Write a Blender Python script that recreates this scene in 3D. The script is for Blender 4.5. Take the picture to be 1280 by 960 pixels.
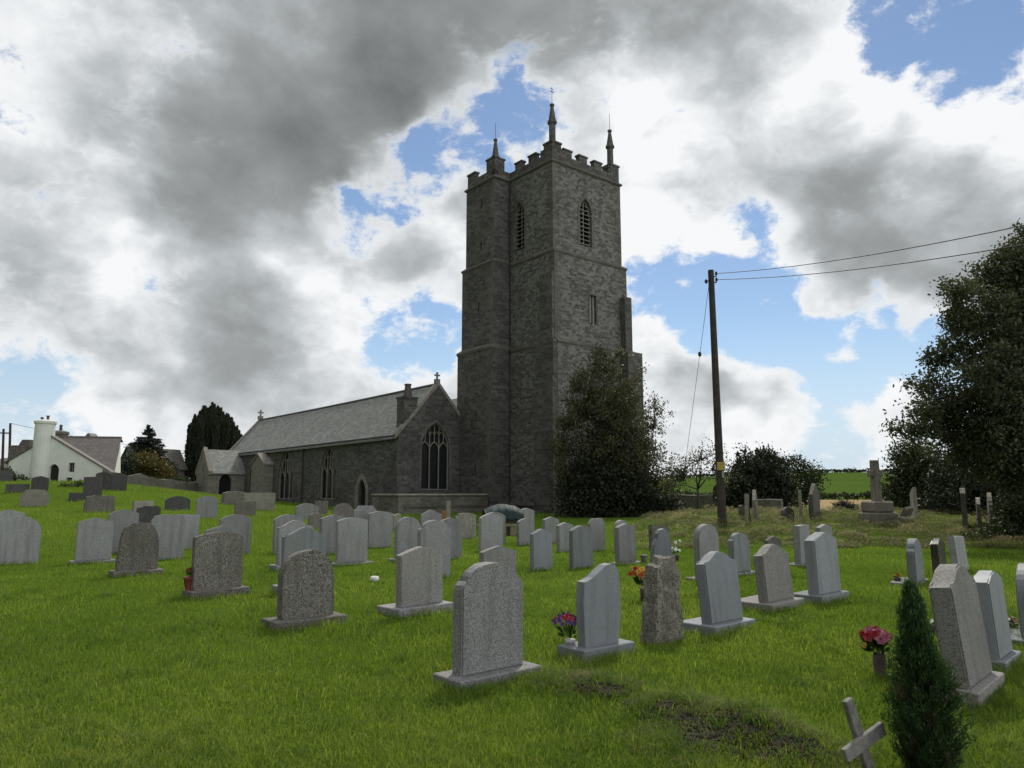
import bpy, bmesh, math, random
import numpy as np
from mathutils import Vector, Matrix, noise
from mathutils.geometry import tessellate_polygon

for o in list(bpy.data.objects):
    bpy.data.objects.remove(o)
SC = bpy.context.scene
COL = SC.collection
R = math.radians
PI = math.pi
random.seed(7)
RNG = np.random.default_rng(11)

# ------------------------------------------------------------------ camera
EYE = 1.65
TH = R(8.3)
F = 924.0                       # focal length for a 1280 px wide frame
CT, ST = math.cos(TH), math.sin(TH)
cd = bpy.data.cameras.new('camera')
cam = bpy.data.objects.new('camera', cd)
COL.objects.link(cam)
cd.sensor_width = 36.0
cd.lens = 36.0 * F / 1280.0
cd.clip_start = 0.05
cd.clip_end = 6000
cam.location = (0, 0, EYE)
cam.rotation_euler = (R(90) + TH, 0, 0)
SC.camera = cam
SC.render.resolution_x, SC.render.resolution_y = 1024, 768


def pixdir(px, py):
    u, v = (px - 640) / F, (480 - py) / F
    return Vector((u, CT - v * ST, ST + v * CT))


# ------------------------------------------------------------------ light
SUN_AZ, SUN_EL = R(14), R(50)
sl = bpy.data.lights.new('sun', 'SUN')
sl.energy = 2.7
sl.angle = R(5)
sl.color = (1.0, 0.95, 0.86)
sun = bpy.data.objects.new('sun', sl)
COL.objects.link(sun)
sdir = Vector((math.sin(SUN_AZ) * math.cos(SUN_EL), math.cos(SUN_AZ) * math.cos(SUN_EL), math.sin(SUN_EL)))
sun.rotation_euler = sdir.to_track_quat('Z', 'Y').to_euler()
sun.location = (0, 0, 60)

SC.view_settings.view_transform = 'Standard'
SC.view_settings.look = 'None'
SC.view_settings.exposure = 0.0
SC.view_settings.gamma = 1.0
SC.view_settings.use_curve_mapping = False


class G:
    """tiny node-graph helper"""
    def __init__(self, tree):
        self.t = tree
        self.n = tree.nodes
        self.l = tree.links

    def node(self, typ, **kw):
        nd = self.n.new(typ)
        for k, v in kw.items():
            setattr(nd, k, v)
        return nd

    def put(self, nd, key, val):
        s = nd.inputs[key]
        if isinstance(val, bpy.types.NodeSocket):
            self.l.new(val, s)
        elif val is not None:
            s.default_value = val

    def math(self, op, a, b=None, c=None, clamp=False):
        nd = self.node('ShaderNodeMath', operation=op, use_clamp=clamp)
        self.put(nd, 0, a)
        if b is not None: self.put(nd, 1, b)
        if c is not None: self.put(nd, 2, c)
        return nd.outputs[0]

    def vmath(self, op, a, b=None, scale=None):
        nd = self.node('ShaderNodeVectorMath', operation=op)
        self.put(nd, 0, a)
        if b is not None: self.put(nd, 1, b)
        if scale is not None: self.put(nd, 'Scale', scale)
        return nd.outputs['Value'] if op == 'DOT_PRODUCT' else nd.outputs[0]

    def noise(self, vec, scale, detail=4, rough=.5, dist=0, lac=2.0):
        nd = self.node('ShaderNodeTexNoise')
        if vec is not None: self.put(nd, 'Vector', vec)
        self.put(nd, 'Scale', scale); self.put(nd, 'Detail', detail)
        self.put(nd, 'Roughness', rough); self.put(nd, 'Distortion', dist)
        self.put(nd, 'Lacunarity', lac)
        return nd.outputs[0], nd.outputs[1]

    def voro(self, vec, scale, feature='F1', rnd=1.0):
        nd = self.node('ShaderNodeTexVoronoi', feature=feature)
        if vec is not None: self.put(nd, 'Vector', vec)
        self.put(nd, 'Scale', scale); self.put(nd, 'Randomness', rnd)
        return nd.outputs['Distance'], nd.outputs.get('Color')

    def rng(self, v, a, b, c=0., d=1., smooth=False):
        nd = self.node('ShaderNodeMapRange')
        if smooth: nd.interpolation_type = 'SMOOTHSTEP'
        self.put(nd, 0, v)
        for i, x in enumerate((a, b, c, d)): self.put(nd, 1 + i, x)
        return nd.outputs[0]

    def mix(self, f, a, b, typ='MIX'):
        nd = self.node('ShaderNodeMix', data_type='RGBA', blend_type=typ)
        nd.clamp_factor = True
        self.put(nd, 0, f)
        for k, v in ((6, a), (7, b)):
            if isinstance(v, tuple) and len(v) == 3: v = (*v, 1)
            self.put(nd, k, v)
        return nd.outputs[2]

    def ramp(self, f, stops):
        nd = self.node('ShaderNodeValToRGB')
        el = nd.color_ramp.elements
        while len(el) > 1: el.remove(el[-1])
        el[0].position, el[0].color = stops[0][0], (*stops[0][1], 1)
        for p, c in stops[1:]:
            e = el.new(p); e.color = (*c, 1)
        self.put(nd, 0, f)
        return nd.outputs[0]

    def bump(self, h, strength=.5, dist=.02):
        nd = self.node('ShaderNodeBump')
        self.put(nd, 'Strength', strength); self.put(nd, 'Distance', dist); self.put(nd, 'Height', h)
        return nd.outputs[0]


# ------------------------------------------------------------------ world: Nishita blue behind procedural cloud
W = bpy.data.worlds.new('World')
SC.world = W
W.use_nodes = True
g = G(W.node_tree)
g.n.clear()
sky = g.node('ShaderNodeTexSky', sky_type='NISHITA')
sky.sun_disc = False
sky.sun_elevation = SUN_EL
sky.sun_rotation = SUN_AZ
sky.air_density = 1.0
sky.dust_density = 0.1
sky.ozone_density = 1.6
tc = g.node('ShaderNodeTexCoord')
D = g.vmath('NORMALIZE', tc.outputs['Generated'])
sep = g.node('ShaderNodeSeparateXYZ'); g.put(sep, 0, D)
dz = g.math('MAXIMUM', sep.outputs[2], 0.0)
cmb = g.node('ShaderNodeCombineXYZ')
g.put(cmb, 0, sep.outputs[0]); g.put(cmb, 1, sep.outputs[1]); g.put(cmb, 2, g.math('MULTIPLY', sep.outputs[2], 1.45))
P = cmb.outputs[0]
_, w1 = g.noise(P, 7.0, 4, .55)
wv = g.vmath('SUBTRACT', w1, (.5, .5, .5))
Pc = g.vmath('ADD', g.vmath('ADD', P, g.vmath('SCALE', wv, scale=.05)), (3.1, 7.7, 1.3))
D0 = D
DR = g.vmath('NORMALIZE', g.vmath('ADD', D0, g.vmath('SCALE', wv, scale=.09)))
n_big, _ = g.noise(Pc, 4.2, 11, .60)
n_soft, _ = g.noise(Pc, 4.2, 3, .5)
n_sun, _ = g.noise(g.vmath('ADD', Pc, g.vmath('SCALE', tuple(sdir), scale=.045)), 4.2, 3, .5)
n_mid, _ = g.noise(g.vmath('ADD', Pc, (1.7, 4.2, 8.8)), 12.0, 9, .66)
n_tone, _ = g.noise(g.vmath('ADD', Pc, (8.4, 1.9, 4.2)), 5.0, 5, .55)
vo = g.node('ShaderNodeTexVoronoi', feature='F1')
g.put(vo, 'Vector', g.vmath('ADD', Pc, g.vmath('SCALE', wv, scale=.05))); g.put(vo, 'Scale', 11.0); g.put(vo, 'Detail', 2.0); g.put(vo, 'Roughness', .5)
vo.normalize = True
puff = g.math('SUBTRACT', .42, vo.outputs['Distance'])


def blobs(lst, D):
    acc = None
    for px, py, r, amt in lst:
        d = pixdir(px, py).normalized()
        ang = r / F * 0.95
        dp = g.vmath('DOT_PRODUCT', D, tuple(d))
        m = g.rng(dp, math.cos(ang * 1.35), math.cos(ang * .25), 0., amt, True)
        acc = m if acc is None else g.math('ADD', acc, m)
    return acc


COVER = [  # where gaps of blue open (negative) and where cumulus stands (positive)
    (500, 225, 60, -.26), (555, 205, 60, -.30), (600, 160, 75, -.34), (660, 170, 60, -.26), (720, 165, 60, -.26), (470, 255, 40, -.2),
    (180, 366, 60, -.26), (428, 272, 40, -.28), (252, 62, 34, -.12), (340, 345, 50, -.05),
    (878, 118, 50, -.26), (852, 75, 40, -.22), (870, 160, 30, -.16), (1150, 36, 70, -.27), (1200, 85, 50, -.24), (1262, 75, 55, -.30), (1100, 45, 40, -.22),
    (520, 415, 75, -.34), (560, 412, 50, -.22), (40, 492, 90, -.34), (100, 485, 50, -.2), (0, 480, 60, -.2), (205, 520, 50, -.20),
    (800, 340, 45, -.26), (845, 372, 75, -.34), (910, 390, 65, -.30), (980, 390, 70, -.28), (985, 440, 50, -.22), (1060, 450, 60, -.24),
    (1130, 425, 70, -.26), (1060, 505, 45, -.22), (950, 292, 34, -.28), (880, 450, 34, -.2), (1150, 470, 60, -.22), (1040, 565, 90, -.16), (1150, 560, 90, -.2), (960, 585, 90, -.16),
    (1045, 408, 50, .44), (930, 468, 52, .40), (990, 500, 44, .32), (820, 440, 50, .40), (850, 500, 60, .28), (920, 548, 60, .24), (1105, 492, 46, .46), (130, 525, 60, .46), (20, 545, 40, .3),
    (300, 480, 160, .14), (330, 130, 300, .20), (640, 40, 250, .22), (1000, 200, 170, .14), (1180, 260, 160, .20), (300, 400, 140, .12), (60, 300, 120, .12), (60, 400, 90, .12), (800, 260, 110, .10), (1190, 380, 60, .12)]
DARK = [
    (380, 130, 220, .34), (430, 70, 190, .3), (480, 170, 100, .2), (250, 180, 120, .14), (620, 40, 200, .44), (720, 20, 110, .3), (330, 230, 100, .36), (150, 130, 140, .08), (480, 120, 130, .26), (560, 70, 120, .2), (450, 190, 90, .2),
    (30, 255, 70, .3), (250, 150, 120, .25), (310, 412, 70, .42), (60, 415, 80, .3), (230, 440, 90, .2), (350, 490, 120, .3), (500, 500, 60, .1), (470, 330, 60, .12),
    (1000, 205, 80, .3), (1080, 195, 70, .3), (920, 230, 70, .2), (1130, 290, 100, .34), (1210, 320, 100, .34), (1260, 230, 80, .2), (1060, 330, 60, .25),
    (870, 70, 80, .24), (960, 20, 90, .34), (870, 30, 60, .2), (1180, 200, 60, .1), (540, 340, 50, .2), (880, 490, 40, .24), (950, 500, 30, .2), (840, 190, 60, .14),
    (100, 20, 80, -.2), (220, 80, 60, -.2), (540, 250, 60, -.3), (570, 290, 60, -.24), (370, 340, 80, -.34), (440, 380, 60, -.3), (120, 330, 60, -.3), (60, 190, 50, -.14),
    (820, 160, 60, -.34), (760, 130, 60, -.3), (800, 100, 50, -.25), (1040, 120, 70, -.3), (1130, 140, 60, -.34), (1230, 130, 60, -.3), (850, 260, 80, -.3), (800, 300, 50, -.3), (1050, 30, 50, -.3), (1260, 20, 50, -.3),
    (930, 320, 60, -.24), (1045, 400, 40, -.3), (930, 455, 40, -.2), (130, 515, 50, -.3), (1105, 480, 30, -.3), (820, 430, 40, -.3), (1150, 240, 40, -.2)]
cen = lambda v, k: g.math('MULTIPLY', g.math('SUBTRACT', v, .5), k)
reg = g.math('ADD', .14, blobs(COVER, DR))
cov = g.math('ADD', reg, g.math('ADD', cen(n_big, 1.25), g.math('ADD', cen(n_mid, 1.7), g.math('MULTIPLY', puff, .5))))
cov_s = g.math('ADD', reg, cen(n_soft, 1.25))
alpha = g.rng(cov, -.10, .18, 0, 1, True)
d = g.math('ADD', g.math('ADD', .23, g.math('MULTIPLY', blobs(DARK, DR), .74)), g.math('ADD', cen(n_tone, 1.2), cen(n_mid, .95)))
d = g.math('ADD', d, g.math('MULTIPLY', g.math('SUBTRACT', n_sun, n_soft), 1.3))
d = g.math('ADD', d, g.math('MULTIPLY', puff, -.40))
d = g.math('MULTIPLY', g.math('MAXIMUM', d, 0.0), g.math('MULTIPLY', g.rng(cov_s, .0, .40, .25, 1.0, True), g.rng(cov, -.05, .35, .45, 1.0, True)))
dark = g.math('DIVIDE', d, g.math('ADD', 1.0, g.math('MULTIPLY', d, .42)))     # soft knee: thick cloud never goes flat
ccol = g.ramp(dark, [(0, (.93, .945, .955)), (.14, (.78, .805, .825)), (.36, (.52, .55, .57)), (.6, (.335, .355, .36)), (1.0, (.17, .18, .183))])
blue = g.vmath('SCALE', sky.outputs[0], scale=.105)
hzn = g.rng(dz, .0, .24, .9, 0.0, True)
blue2 = g.mix(hzn, blue, (.58, .70, .84))
col = g.mix(alpha, blue2, ccol)
bg = g.node('ShaderNodeBackground')
# the unseen sky: grey to the north-east behind the left shoulder, brighter to the west
side = g.vmath('DOT_PRODUCT', D0, (.80, -.60, 0.))
lefty = g.vmath('DOT_PRODUCT', D0, (-.86, -.51, 0.))
gain = g.math('ADD', 1.0, g.math('SUBTRACT', g.rng(side, .35, .95, 0, .75, True), g.rng(lefty, .25, .95, 0, .70, True)))
col = g.vmath('SCALE', col, scale=gain)
g.put(bg, 'Color', col); g.put(bg, 'Strength', 1.0)
wo = g.node('ShaderNodeOutputWorld')
g.l.new(bg.outputs[0], wo.inputs[0])
W.cycles.sampling_method = 'MANUAL'
W.cycles.sample_map_resolution = 512


# ------------------------------------------------------------------ geometry helpers
def interp(x, pts):
    return np.interp(x, [p[0] for p in pts], [p[1] for p in pts])


LEFT = [(19, 0), (25, .32), (33, .55), (41, .72), (45, .95), (52, 1.75), (58, 2.3), (64, 2.55), (95, 2.2)]
CENT = [(20, 0), (50, .2), (80, .6), (95, .5)]
RIGHT = [(20, 0), (22, .04), (26, .36), (32, .68), (36, .72), (45, .35), (60, 0), (80, -.5), (95, -.85)]
MOUNDS = [(752, 866, .30, .09), (700, 852, .3, .03), (845, 892, .30, .10), (905, 910, .26, .09), (950, 928, .28, .12), (1000, 945, .3, .09), (880, 930, .4, .04)]
mound_xy = []


def ground(x, y):
    """height of the terrain, works on arrays"""
    x = np.asarray(x, float); y = np.asarray(y, float)
    ys = np.maximum(y, 1.0)
    a = x / ys
    wl = interp(a, [(-.55, 1), (-.42, .53), (-.335, .16), (-.2, .03), (-.1, 0)])
    wr = interp(a, [(.10, 0), (.17, .25), (.24, 1)])
    c = interp(ys, CENT)
    z = c + wl * (interp(ys, LEFT) - c) + wr * (interp(ys, RIGHT) - c)
    # beyond the churchyard: dip, then the hill
    top = interp(a, [(-.5, 6), (.1, 7.0), (.2, 8.6), (.27, 10.4), (.36, 12.2), (.8, 12.8)])
    edge = z
    far = np.where(ys < 165, -.85 + (ys - 95) / 70 * .8, -.05 + np.clip((ys - 165) / 245, 0, 1) * top)
    far = np.where(ys > 410, -.05 + top + 1.5 * (1 - np.exp(-(ys - 410) / 200)), far)
    k = np.clip((ys - 78) / 22, 0, 1); k = k * k * (3 - 2 * k)
    z = edge * (1 - k) + far * k
    for mx, my, r, h in mound_xy:
        z = z + h * np.exp(-((x - mx) ** 2 + (y - my) ** 2) / r ** 2)
    z = z + .018 * np.sin(x * 1.3 + 1.1 * np.sin(y * .7)) * np.sin(y * 1.1 + x * .4) * np.exp(-ys / 60)
    return z


def gz(x, y):
    return float(ground(x, y))


def at_y(px, py, Y):
    d = pixdir(px, py)
    k = Y / d.y
    return Vector((d.x * k, Y, EYE + d.z * k))


def at_ground(px, py):
    d = pixdir(px, py)
    k0, k = 1.0, 1.0
    while k < 900:
        p = d * k
        if EYE + p.z < gz(p.x, p.y):
            break
        k0 = k; k += max(.05, k * .01)
    for _ in range(24):
        m = (k0 + k) / 2; p = d * m
        if EYE + p.z < gz(p.x, p.y): k = m
        else: k0 = m
    p = d * k
    return Vector((p.x, p.y, EYE + p.z))


def project(p):
    x, y, z = p[0], p[1], p[2] - EYE
    f = y * CT + z * ST
    return 640 + F * x / f, 480 - F * (-y * ST + z * CT) / f


def z_at(py, y):
    v = (480 - py) / F
    return EYE + y * (ST + v * CT) / (CT - v * ST)


for px, py, r, h in MOUNDS:
    p = at_ground(px, py)
    mound_xy.append((p.x, p.y, r, h))


def finish(name, bm, mat, parent=None, smooth=False, uv=True):
    bm.normal_update()
    if uv:
        L = bm.loops.layers.uv.new('UVMap')
        for f in bm.faces:
            n = f.normal
            if abs(n.z) > .98 or n.length < .1:
                t, b = Vector((1, 0, 0)), Vector((0, 1, 0))
            else:
                t = Vector((-n.y, n.x, 0)).normalized()
                b = n.cross(t)
            for lp in f.loops:
                lp[L].uv = (lp.vert.co.dot(t), lp.vert.co.dot(b))
    me = bpy.data.meshes.new(name)
    bm.to_mesh(me); bm.free()
    if smooth:
        me.polygons.foreach_set('use_smooth', [True] * len(me.polygons))
    for m in (mat if isinstance(mat, (list, tuple)) else [mat]):
        me.materials.append(m)
    o = bpy.data.objects.new(name, me)
    COL.objects.link(o)
    if parent: o.parent = parent
    return o


def np_mesh(name, verts, faces_flat, nper, mat, parent=None, var=None, smooth=False):
    """verts (N,3); faces of a constant corner count; var (N,) per-vertex random"""
    me = bpy.data.meshes.new(name)
    nv, nl = len(verts), len(faces_flat)
    nf = nl // nper
    me.vertices.add(nv); me.loops.add(nl); me.polygons.add(nf)
    me.vertices.foreach_set('co', np.asarray(verts, np.float32).ravel())
    me.loops.foreach_set('vertex_index', np.asarray(faces_flat, np.int32))
    me.polygons.foreach_set('loop_start', np.arange(0, nl, nper, dtype=np.int32))
    me.polygons.foreach_set('loop_total', np.full(nf, nper, np.int32))
    if smooth: me.polygons.foreach_set('use_smooth', np.ones(nf, bool))
    if var is not None:
        at = me.attributes.new('var', 'FLOAT', 'POINT')
        at.data.foreach_set('value', np.asarray(var, np.float32))
    me.update(calc_edges=True)
    me.materials.append(mat)
    o = bpy.data.objects.new(name, me)
    COL.objects.link(o)
    if parent: o.parent = parent
    return o


def tag(o, label=None, cat=None, group=None, kind=None):
    if label: o['label'] = label
    if cat: o['category'] = cat
    if group: o['group'] = group
    if kind: o['kind'] = kind
    return o


def empty(name, loc, label, cat, rz=0., group=None):
    o = bpy.data.objects.new(name, None)
    o.empty_display_size = .2
    COL.objects.link(o)
    o.location = loc; o.rotation_euler = (0, 0, rz)
    return tag(o, label, cat, group)


def box(bm, x0, x1, y0, y1, z0, z1, M=None, bev=0.):
    ps = [(x, y, z) for z in (z0, z1) for y in (y0, y1) for x in (x0, x1)]
    vs = [bm.verts.new(M @ Vector(p) if M else p) for p in ps]
    fs = [bm.faces.new([vs[i] for i in q]) for q in
          ((0, 2, 3, 1), (4, 5, 7, 6), (0, 1, 5, 4), (2, 6, 7, 3), (0, 4, 6, 2), (1, 3, 7, 5))]
    if bev:
        es = {e for f in fs for e in f.edges}
        bmesh.ops.bevel(bm, geom=list(es), offset=bev, segments=1, affect='EDGES')
    return vs


def tube(bm, pts, rad, n=8, cap=True):
    pts = [Vector(p) for p in pts]
    if not hasattr(rad, '__len__'): rad = [rad] * len(pts)
    rings = []
    ref = None
    for i, p in enumerate(pts):
        d = (pts[min(i + 1, len(pts) - 1)] - pts[max(i - 1, 0)])
        if d.length < 1e-6: d = Vector((0, 0, 1))
        d.normalize()
        if ref is None:
            ref = Vector((1, 0, 0)) if abs(d.x) < .8 else Vector((0, 1, 0))
        a = (ref - d * ref.dot(d))
        if a.length < 1e-4: a = d.orthogonal()
        a.normalize(); b = d.cross(a); ref = a
        rings.append([bm.verts.new(p + (a * math.cos(2 * PI * k / n) + b * math.sin(2 * PI * k / n)) * rad[i]) for k in range(n)])
    for r0, r1 in zip(rings, rings[1:]):
        for k in range(n):
            bm.faces.new((r0[k], r0[(k + 1) % n], r1[(k + 1) % n], r1[k]))
    if cap:
        bm.faces.new(rings[0][::-1]); bm.faces.new(rings[-1])


def lathe(bm, prof, c=(0, 0, 0), n=16, M=None):
    rings = []
    for r, z in prof:
        ring = []
        for k in range(n):
            p = Vector((c[0] + r * math.cos(2 * PI * k / n), c[1] + r * math.sin(2 * PI * k / n), c[2] + z))
            ring.append(bm.verts.new(M @ p if M else p))
        rings.append(ring)
    for r0, r1 in zip(rings, rings[1:]):
        for k in range(n):
            bm.faces.new((r0[k], r0[(k + 1) % n], r1[(k + 1) % n], r1[k]))
    bm.faces.new(rings[0][::-1]); bm.faces.new(rings[-1])


def prism(bm, pts, y0, y1, M=None, bev=0.):
    """outline in the x,z plane (counter-clockwise seen from -y), extruded from y0 to y1"""
    f = [bm.verts.new(M @ Vector((x, y0, z)) if M else (x, y0, z)) for x, z in pts]
    b = [bm.verts.new(M @ Vector((x, y1, z)) if M else (x, y1, z)) for x, z in pts]
    n = len(pts)
    ff = bm.faces.new(f); bf = bm.faces.new(b[::-1])
    for i in range(n):
        j = (i + 1) % n
        bm.faces.new((f[j], f[i], b[i], b[j]))
    if bev:
        es = list(ff.edges) + list(bf.edges)
        bmesh.ops.bevel(bm, geom=es, offset=bev, segments=2, affect='EDGES', clamp_overlap=True)


def facade(bm, O, U, poly, holes=(), depth=.35):
    """wall face with real openings: poly / holes in (u,z); outward normal is U x Z"""
    O = Vector(O); U = Vector(U); Z = Vector((0, 0, 1)); N = U.cross(Z)
    loops = [poly] + list(holes)
    P3 = [[O + U * u + Z * z for u, z in lp] for lp in loops]
    flat = [bm.verts.new(p) for lp in P3 for p in lp]
    tris = tessellate_polygon([[Vector((u, z, 0)) for u, z in lp] for lp in loops])
    for t in tris:
        a, b, c = (flat[i] for i in t)
        nn = (b.co - a.co).cross(c.co - a.co)
        try:
            bm.faces.new((a, b, c) if nn.dot(N) > 0 else (a, c, b))
        except ValueError:
            pass
    for h in holes:
        n = len(h)
        q = [O + U * u + Z * z for u, z in h]
        fr = [bm.verts.new(p) for p in q]
        bk = [bm.verts.new(p - N * depth) for p in q]
        for i in range(n):
            j = (i + 1) % n
            bm.faces.new((fr[i], fr[j], bk[j], bk[i]))


def arch(cx, w, z0, zs, k=1.0, n=9):
    """pointed arch outline, half width w, sill z0, springing zs; k = radius / width"""
    Rr = 2 * w * k
    pts = [(cx - w, z0), (cx + w, z0)]
    a1 = math.acos((Rr - w) / Rr)
    for i in range(n + 1):
        a = a1 * i / n
        pts.append((cx + w - Rr + Rr * math.cos(a), zs + Rr * math.sin(a)))
    for i in range(n - 1, -1, -1):
        a = a1 * i / n
        pts.append((cx - w + Rr - Rr * math.cos(a), zs + Rr * math.sin(a)))
    return pts


def arch_top(w, zs, k=1.0):
    Rr = 2 * w * k
    return zs + math.sqrt(Rr * Rr - (Rr - w) ** 2)


# ------------------------------------------------------------------ materials
def new_mat(name, rough=.8, spec=.3):
    m = bpy.data.materials.new(name)
    m.use_nodes = True
    gg = G(m.node_tree)
    gg.n.clear()
    out = gg.node('ShaderNodeOutputMaterial')
    b = gg.node('ShaderNodeBsdfPrincipled')
    gg.put(b, 'Roughness', rough)
    gg.put(b, 'Specular IOR Level', spec)
    gg.l.new(b.outputs[0], out.inputs[0])
    gg.out = out
    return m, gg, b


def plain(name, col, rough=.7, nscale=6, amt=.25, bump=.0, spec=.3, metal=0.):
    m, q, b = new_mat(name, rough, spec)
    tcn = q.node('ShaderNodeTexCoord')
    f, _ = q.noise(tcn.outputs['Object'], nscale, 6, .6)
    c0 = tuple(c * (1 - amt) for c in col); c1 = tuple(min(1, c * (1 + amt)) for c in col)
    q.put(b, 'Base Color', q.mix(q.rng(f, .3, .7), c0, c1))
    q.put(b, 'Metallic', metal)
    if bump: q.put(b, 'Normal', q.bump(f, bump, .02))
    return m


def granite(name, base, dark, light, grain=90, dark_amt=.5, stain=(.21, .20, .155), stain_amt=.4, lichen=None, bump=.25, bscale=60, rough=.75):
    m, q, b = new_mat(name, rough, .35)
    tcn = q.node('ShaderNodeTexCoord')
    oi = q.node('ShaderNodeObjectInfo')
    off = q.vmath('ADD', tcn.outputs['Object'], q.vmath('SCALE', (7.3, 3.1, 5.7), scale=q.math('MULTIPLY', oi.outputs['Random'], 20)))
    v1, vc = q.voro(off, grain)
    sepc = q.node('ShaderNodeSeparateColor'); q.put(sepc, 0, vc)
    c = q.mix(q.rng(sepc.outputs[0], .62, .70, 0, dark_amt), base, dark)
    c = q.mix(q.rng(sepc.outputs[1], .70, .78, 0, .8), c, light)
    tint = q.rng(oi.outputs['Random'], 0, 1, .68, .98)
    n1, _ = q.noise(off, 2.3, 6, .6)
    c = q.mix(q.rng(n1, .45, .72, 0, stain_amt), c, stain)
    # rain runs and grime, stretched down the stone
    mp = q.node('ShaderNodeMapping'); q.put(mp, 'Vector', off); mp.inputs['Scale'].default_value = (9, 9, .8)
    n2, _ = q.noise(mp.outputs[0], 1.0, 5, .6)
    c = q.mix(q.rng(n2, .48, .72, 0, .55), c, tuple(x * .5 for x in base))
    if lichen:
        n3, _ = q.noise(off, 11, 5, .65)
        c = q.mix(q.rng(n3, .58, .66, 0, .75), c, lichen)
    c = q.mix(1.0, c, q.vmath('SCALE', (1, 1, 1), scale=tint), 'MULTIPLY')
    q.put(b, 'Base Color', c)
    n4, _ = q.noise(off, bscale, 5, .65)
    q.put(b, 'Normal', q.bump(n4, bump, .012))
    return m


M = {}
M['granite'] = granite('granite', (.295, .295, .295), (.10, .10, .105), (.46, .45, .44), grain=150, dark_amt=.6)
M['granite_big'] = granite('granite_big', (.305, .30, .295), (.12, .115, .11), (.46, .45, .44), grain=125, dark_amt=.75, stain_amt=.15)
M['smooth'] = granite('smooth_granite', (.235, .25, .27), (.16, .17, .185), (.30, .31, .33), grain=190, dark_amt=.6, bump=.06, rough=.5, stain_amt=.12)
M['blue'] = granite('blue_granite', (.25, .27, .28), (.15, .16, .17), (.34, .36, .37), grain=150, dark_amt=.7, bump=.12)
M['brown_granite'] = granite('brown_granite', (.28, .268, .25), (.11, .105, .095), (.39, .375, .355), grain=120, dark_amt=.7)
M['coarse'] = granite('coarse_granite', (.185, .172, .148), (.055, .05, .044), (.34, .325, .29), grain=90, dark_amt=.9, stain=(.13, .12, .085), stain_amt=.55, bump=.9, bscale=28, rough=.9)
M['rough'] = granite('rough_granite', (.27, .25, .205), (.09, .08, .066), (.42, .40, .34), grain=70, dark_amt=.8, stain=(.12, .115, .075), stain_amt=.6, lichen=(.36, .35, .29), bump=1., bscale=14, rough=.95)
M['old'] = granite('old_stone', (.19, .175, .15), (.08, .075, .065), (.30, .28, .24), grain=60, dark_amt=.6, stain=(.10, .10, .07), stain_amt=.5, lichen=(.30, .29, .24), bump=.6, bscale=20, rough=.95)
M['old_pale'] = granite('old_pale_stone', (.30, .275, .235), (.13, .12, .1), (.42, .4, .34), grain=60, dark_amt=.6, stain=(.15, .14, .09), stain_amt=.5, lichen=(.42, .40, .32), bump=.6, bscale=20, rough=.95)
M['dark'] = granite('dark_slate', (.085, .08, .078), (.04, .04, .04), (.13, .125, .12), grain=90, dark_amt=.5, stain=(.12, .12, .085), stain_amt=.3, lichen=(.16, .155, .13), bump=.3, bscale=30)
M['black'] = granite('black_granite', (.035, .03, .03), (.02, .02, .02), (.06, .055, .05), grain=150, dark_amt=.5, bump=.02, rough=.3)


def masonry(name, c1, c2, mortar, bw=.5, bh=.2, msize=.012, warp=.05, lichen=.5, stain=.6):
    m, q, b = new_mat(name, .92, .2)
    tcn = q.node('ShaderNodeTexCoord')
    uv = tcn.outputs['UV']
    _, wc = q.noise(uv, 2.2, 3, .5)
    wv = q.vmath('ADD', uv, q.vmath('SCALE', q.vmath('SUBTRACT', wc, (.5, .5, .5)), scale=warp))
    br = q.node('ShaderNodeTexBrick')
    br.offset = .5; br.squash = .72; br.squash_frequency = 3; br.offset_frequency = 2
    q.put(br, 'Vector', wv); q.put(br, 'Scale', 1.0)
    q.put(br, 'Brick Width', bw); q.put(br, 'Row Height', bh); q.put(br, 'Mortar Size', msize); q.put(br, 'Mortar Smooth', .6); q.put(br, 'Bias', -.1)
    q.put(br, 'Color1', (0, 0, 0, 1)); q.put(br, 'Color2', (1, 1, 1, 1)); q.put(br, 'Mortar', (.5, .5, .5, 1))
    nl, _ = q.noise(uv, .35, 5, .6)
    nm, _ = q.noise(uv, 3.0, 6, .65)
    nf, _ = q.noise(uv, 22, 5, .6)
    sepc = q.node('ShaderNodeSeparateColor'); q.put(sepc, 0, br.outputs['Color'])
    v = q.math('ADD', q.math('MULTIPLY', sepc.outputs[0], .7), q.math('MULTIPLY', nf, .45))
    c = q.mix(q.rng(v, .1, .95), c1, c2)
    c = q.mix(q.rng(nm, .52, .75, 0, .5), c, tuple(x * .6 for x in c1))
    c = q.mix(q.math('MULTIPLY', br.outputs['Fac'], .7), c, mortar)
    # darker rain-washed areas and paler lichen patches
    c = q.mix(q.rng(nl, .48, .66, 0, stain), c, tuple(x * .5 for x in c1))
    nli, _ = q.noise(q.vmath('ADD', uv, (31, 7, 0)), 5.5, 7, .7)
    nlm, _ = q.noise(q.vmath('ADD', uv, (3, 17, 0)), .5, 3, .5)
    lf = q.math('MULTIPLY', q.rng(nli, .55, .65), q.rng(nlm, .38, .6, 0, lichen))
    c = q.mix(lf, c, (.34, .33, .295))
    q.put(b, 'Base Color', c)
    h = q.math('ADD', q.math('MULTIPLY', br.outputs['Fac'], -.7), q.math('ADD', q.math('MULTIPLY', sepc.outputs[0], .35), q.math('MULTIPLY', nf, .45)))
    q.put(b, 'Normal', q.bump(h, .8, .05))
    return m


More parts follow.
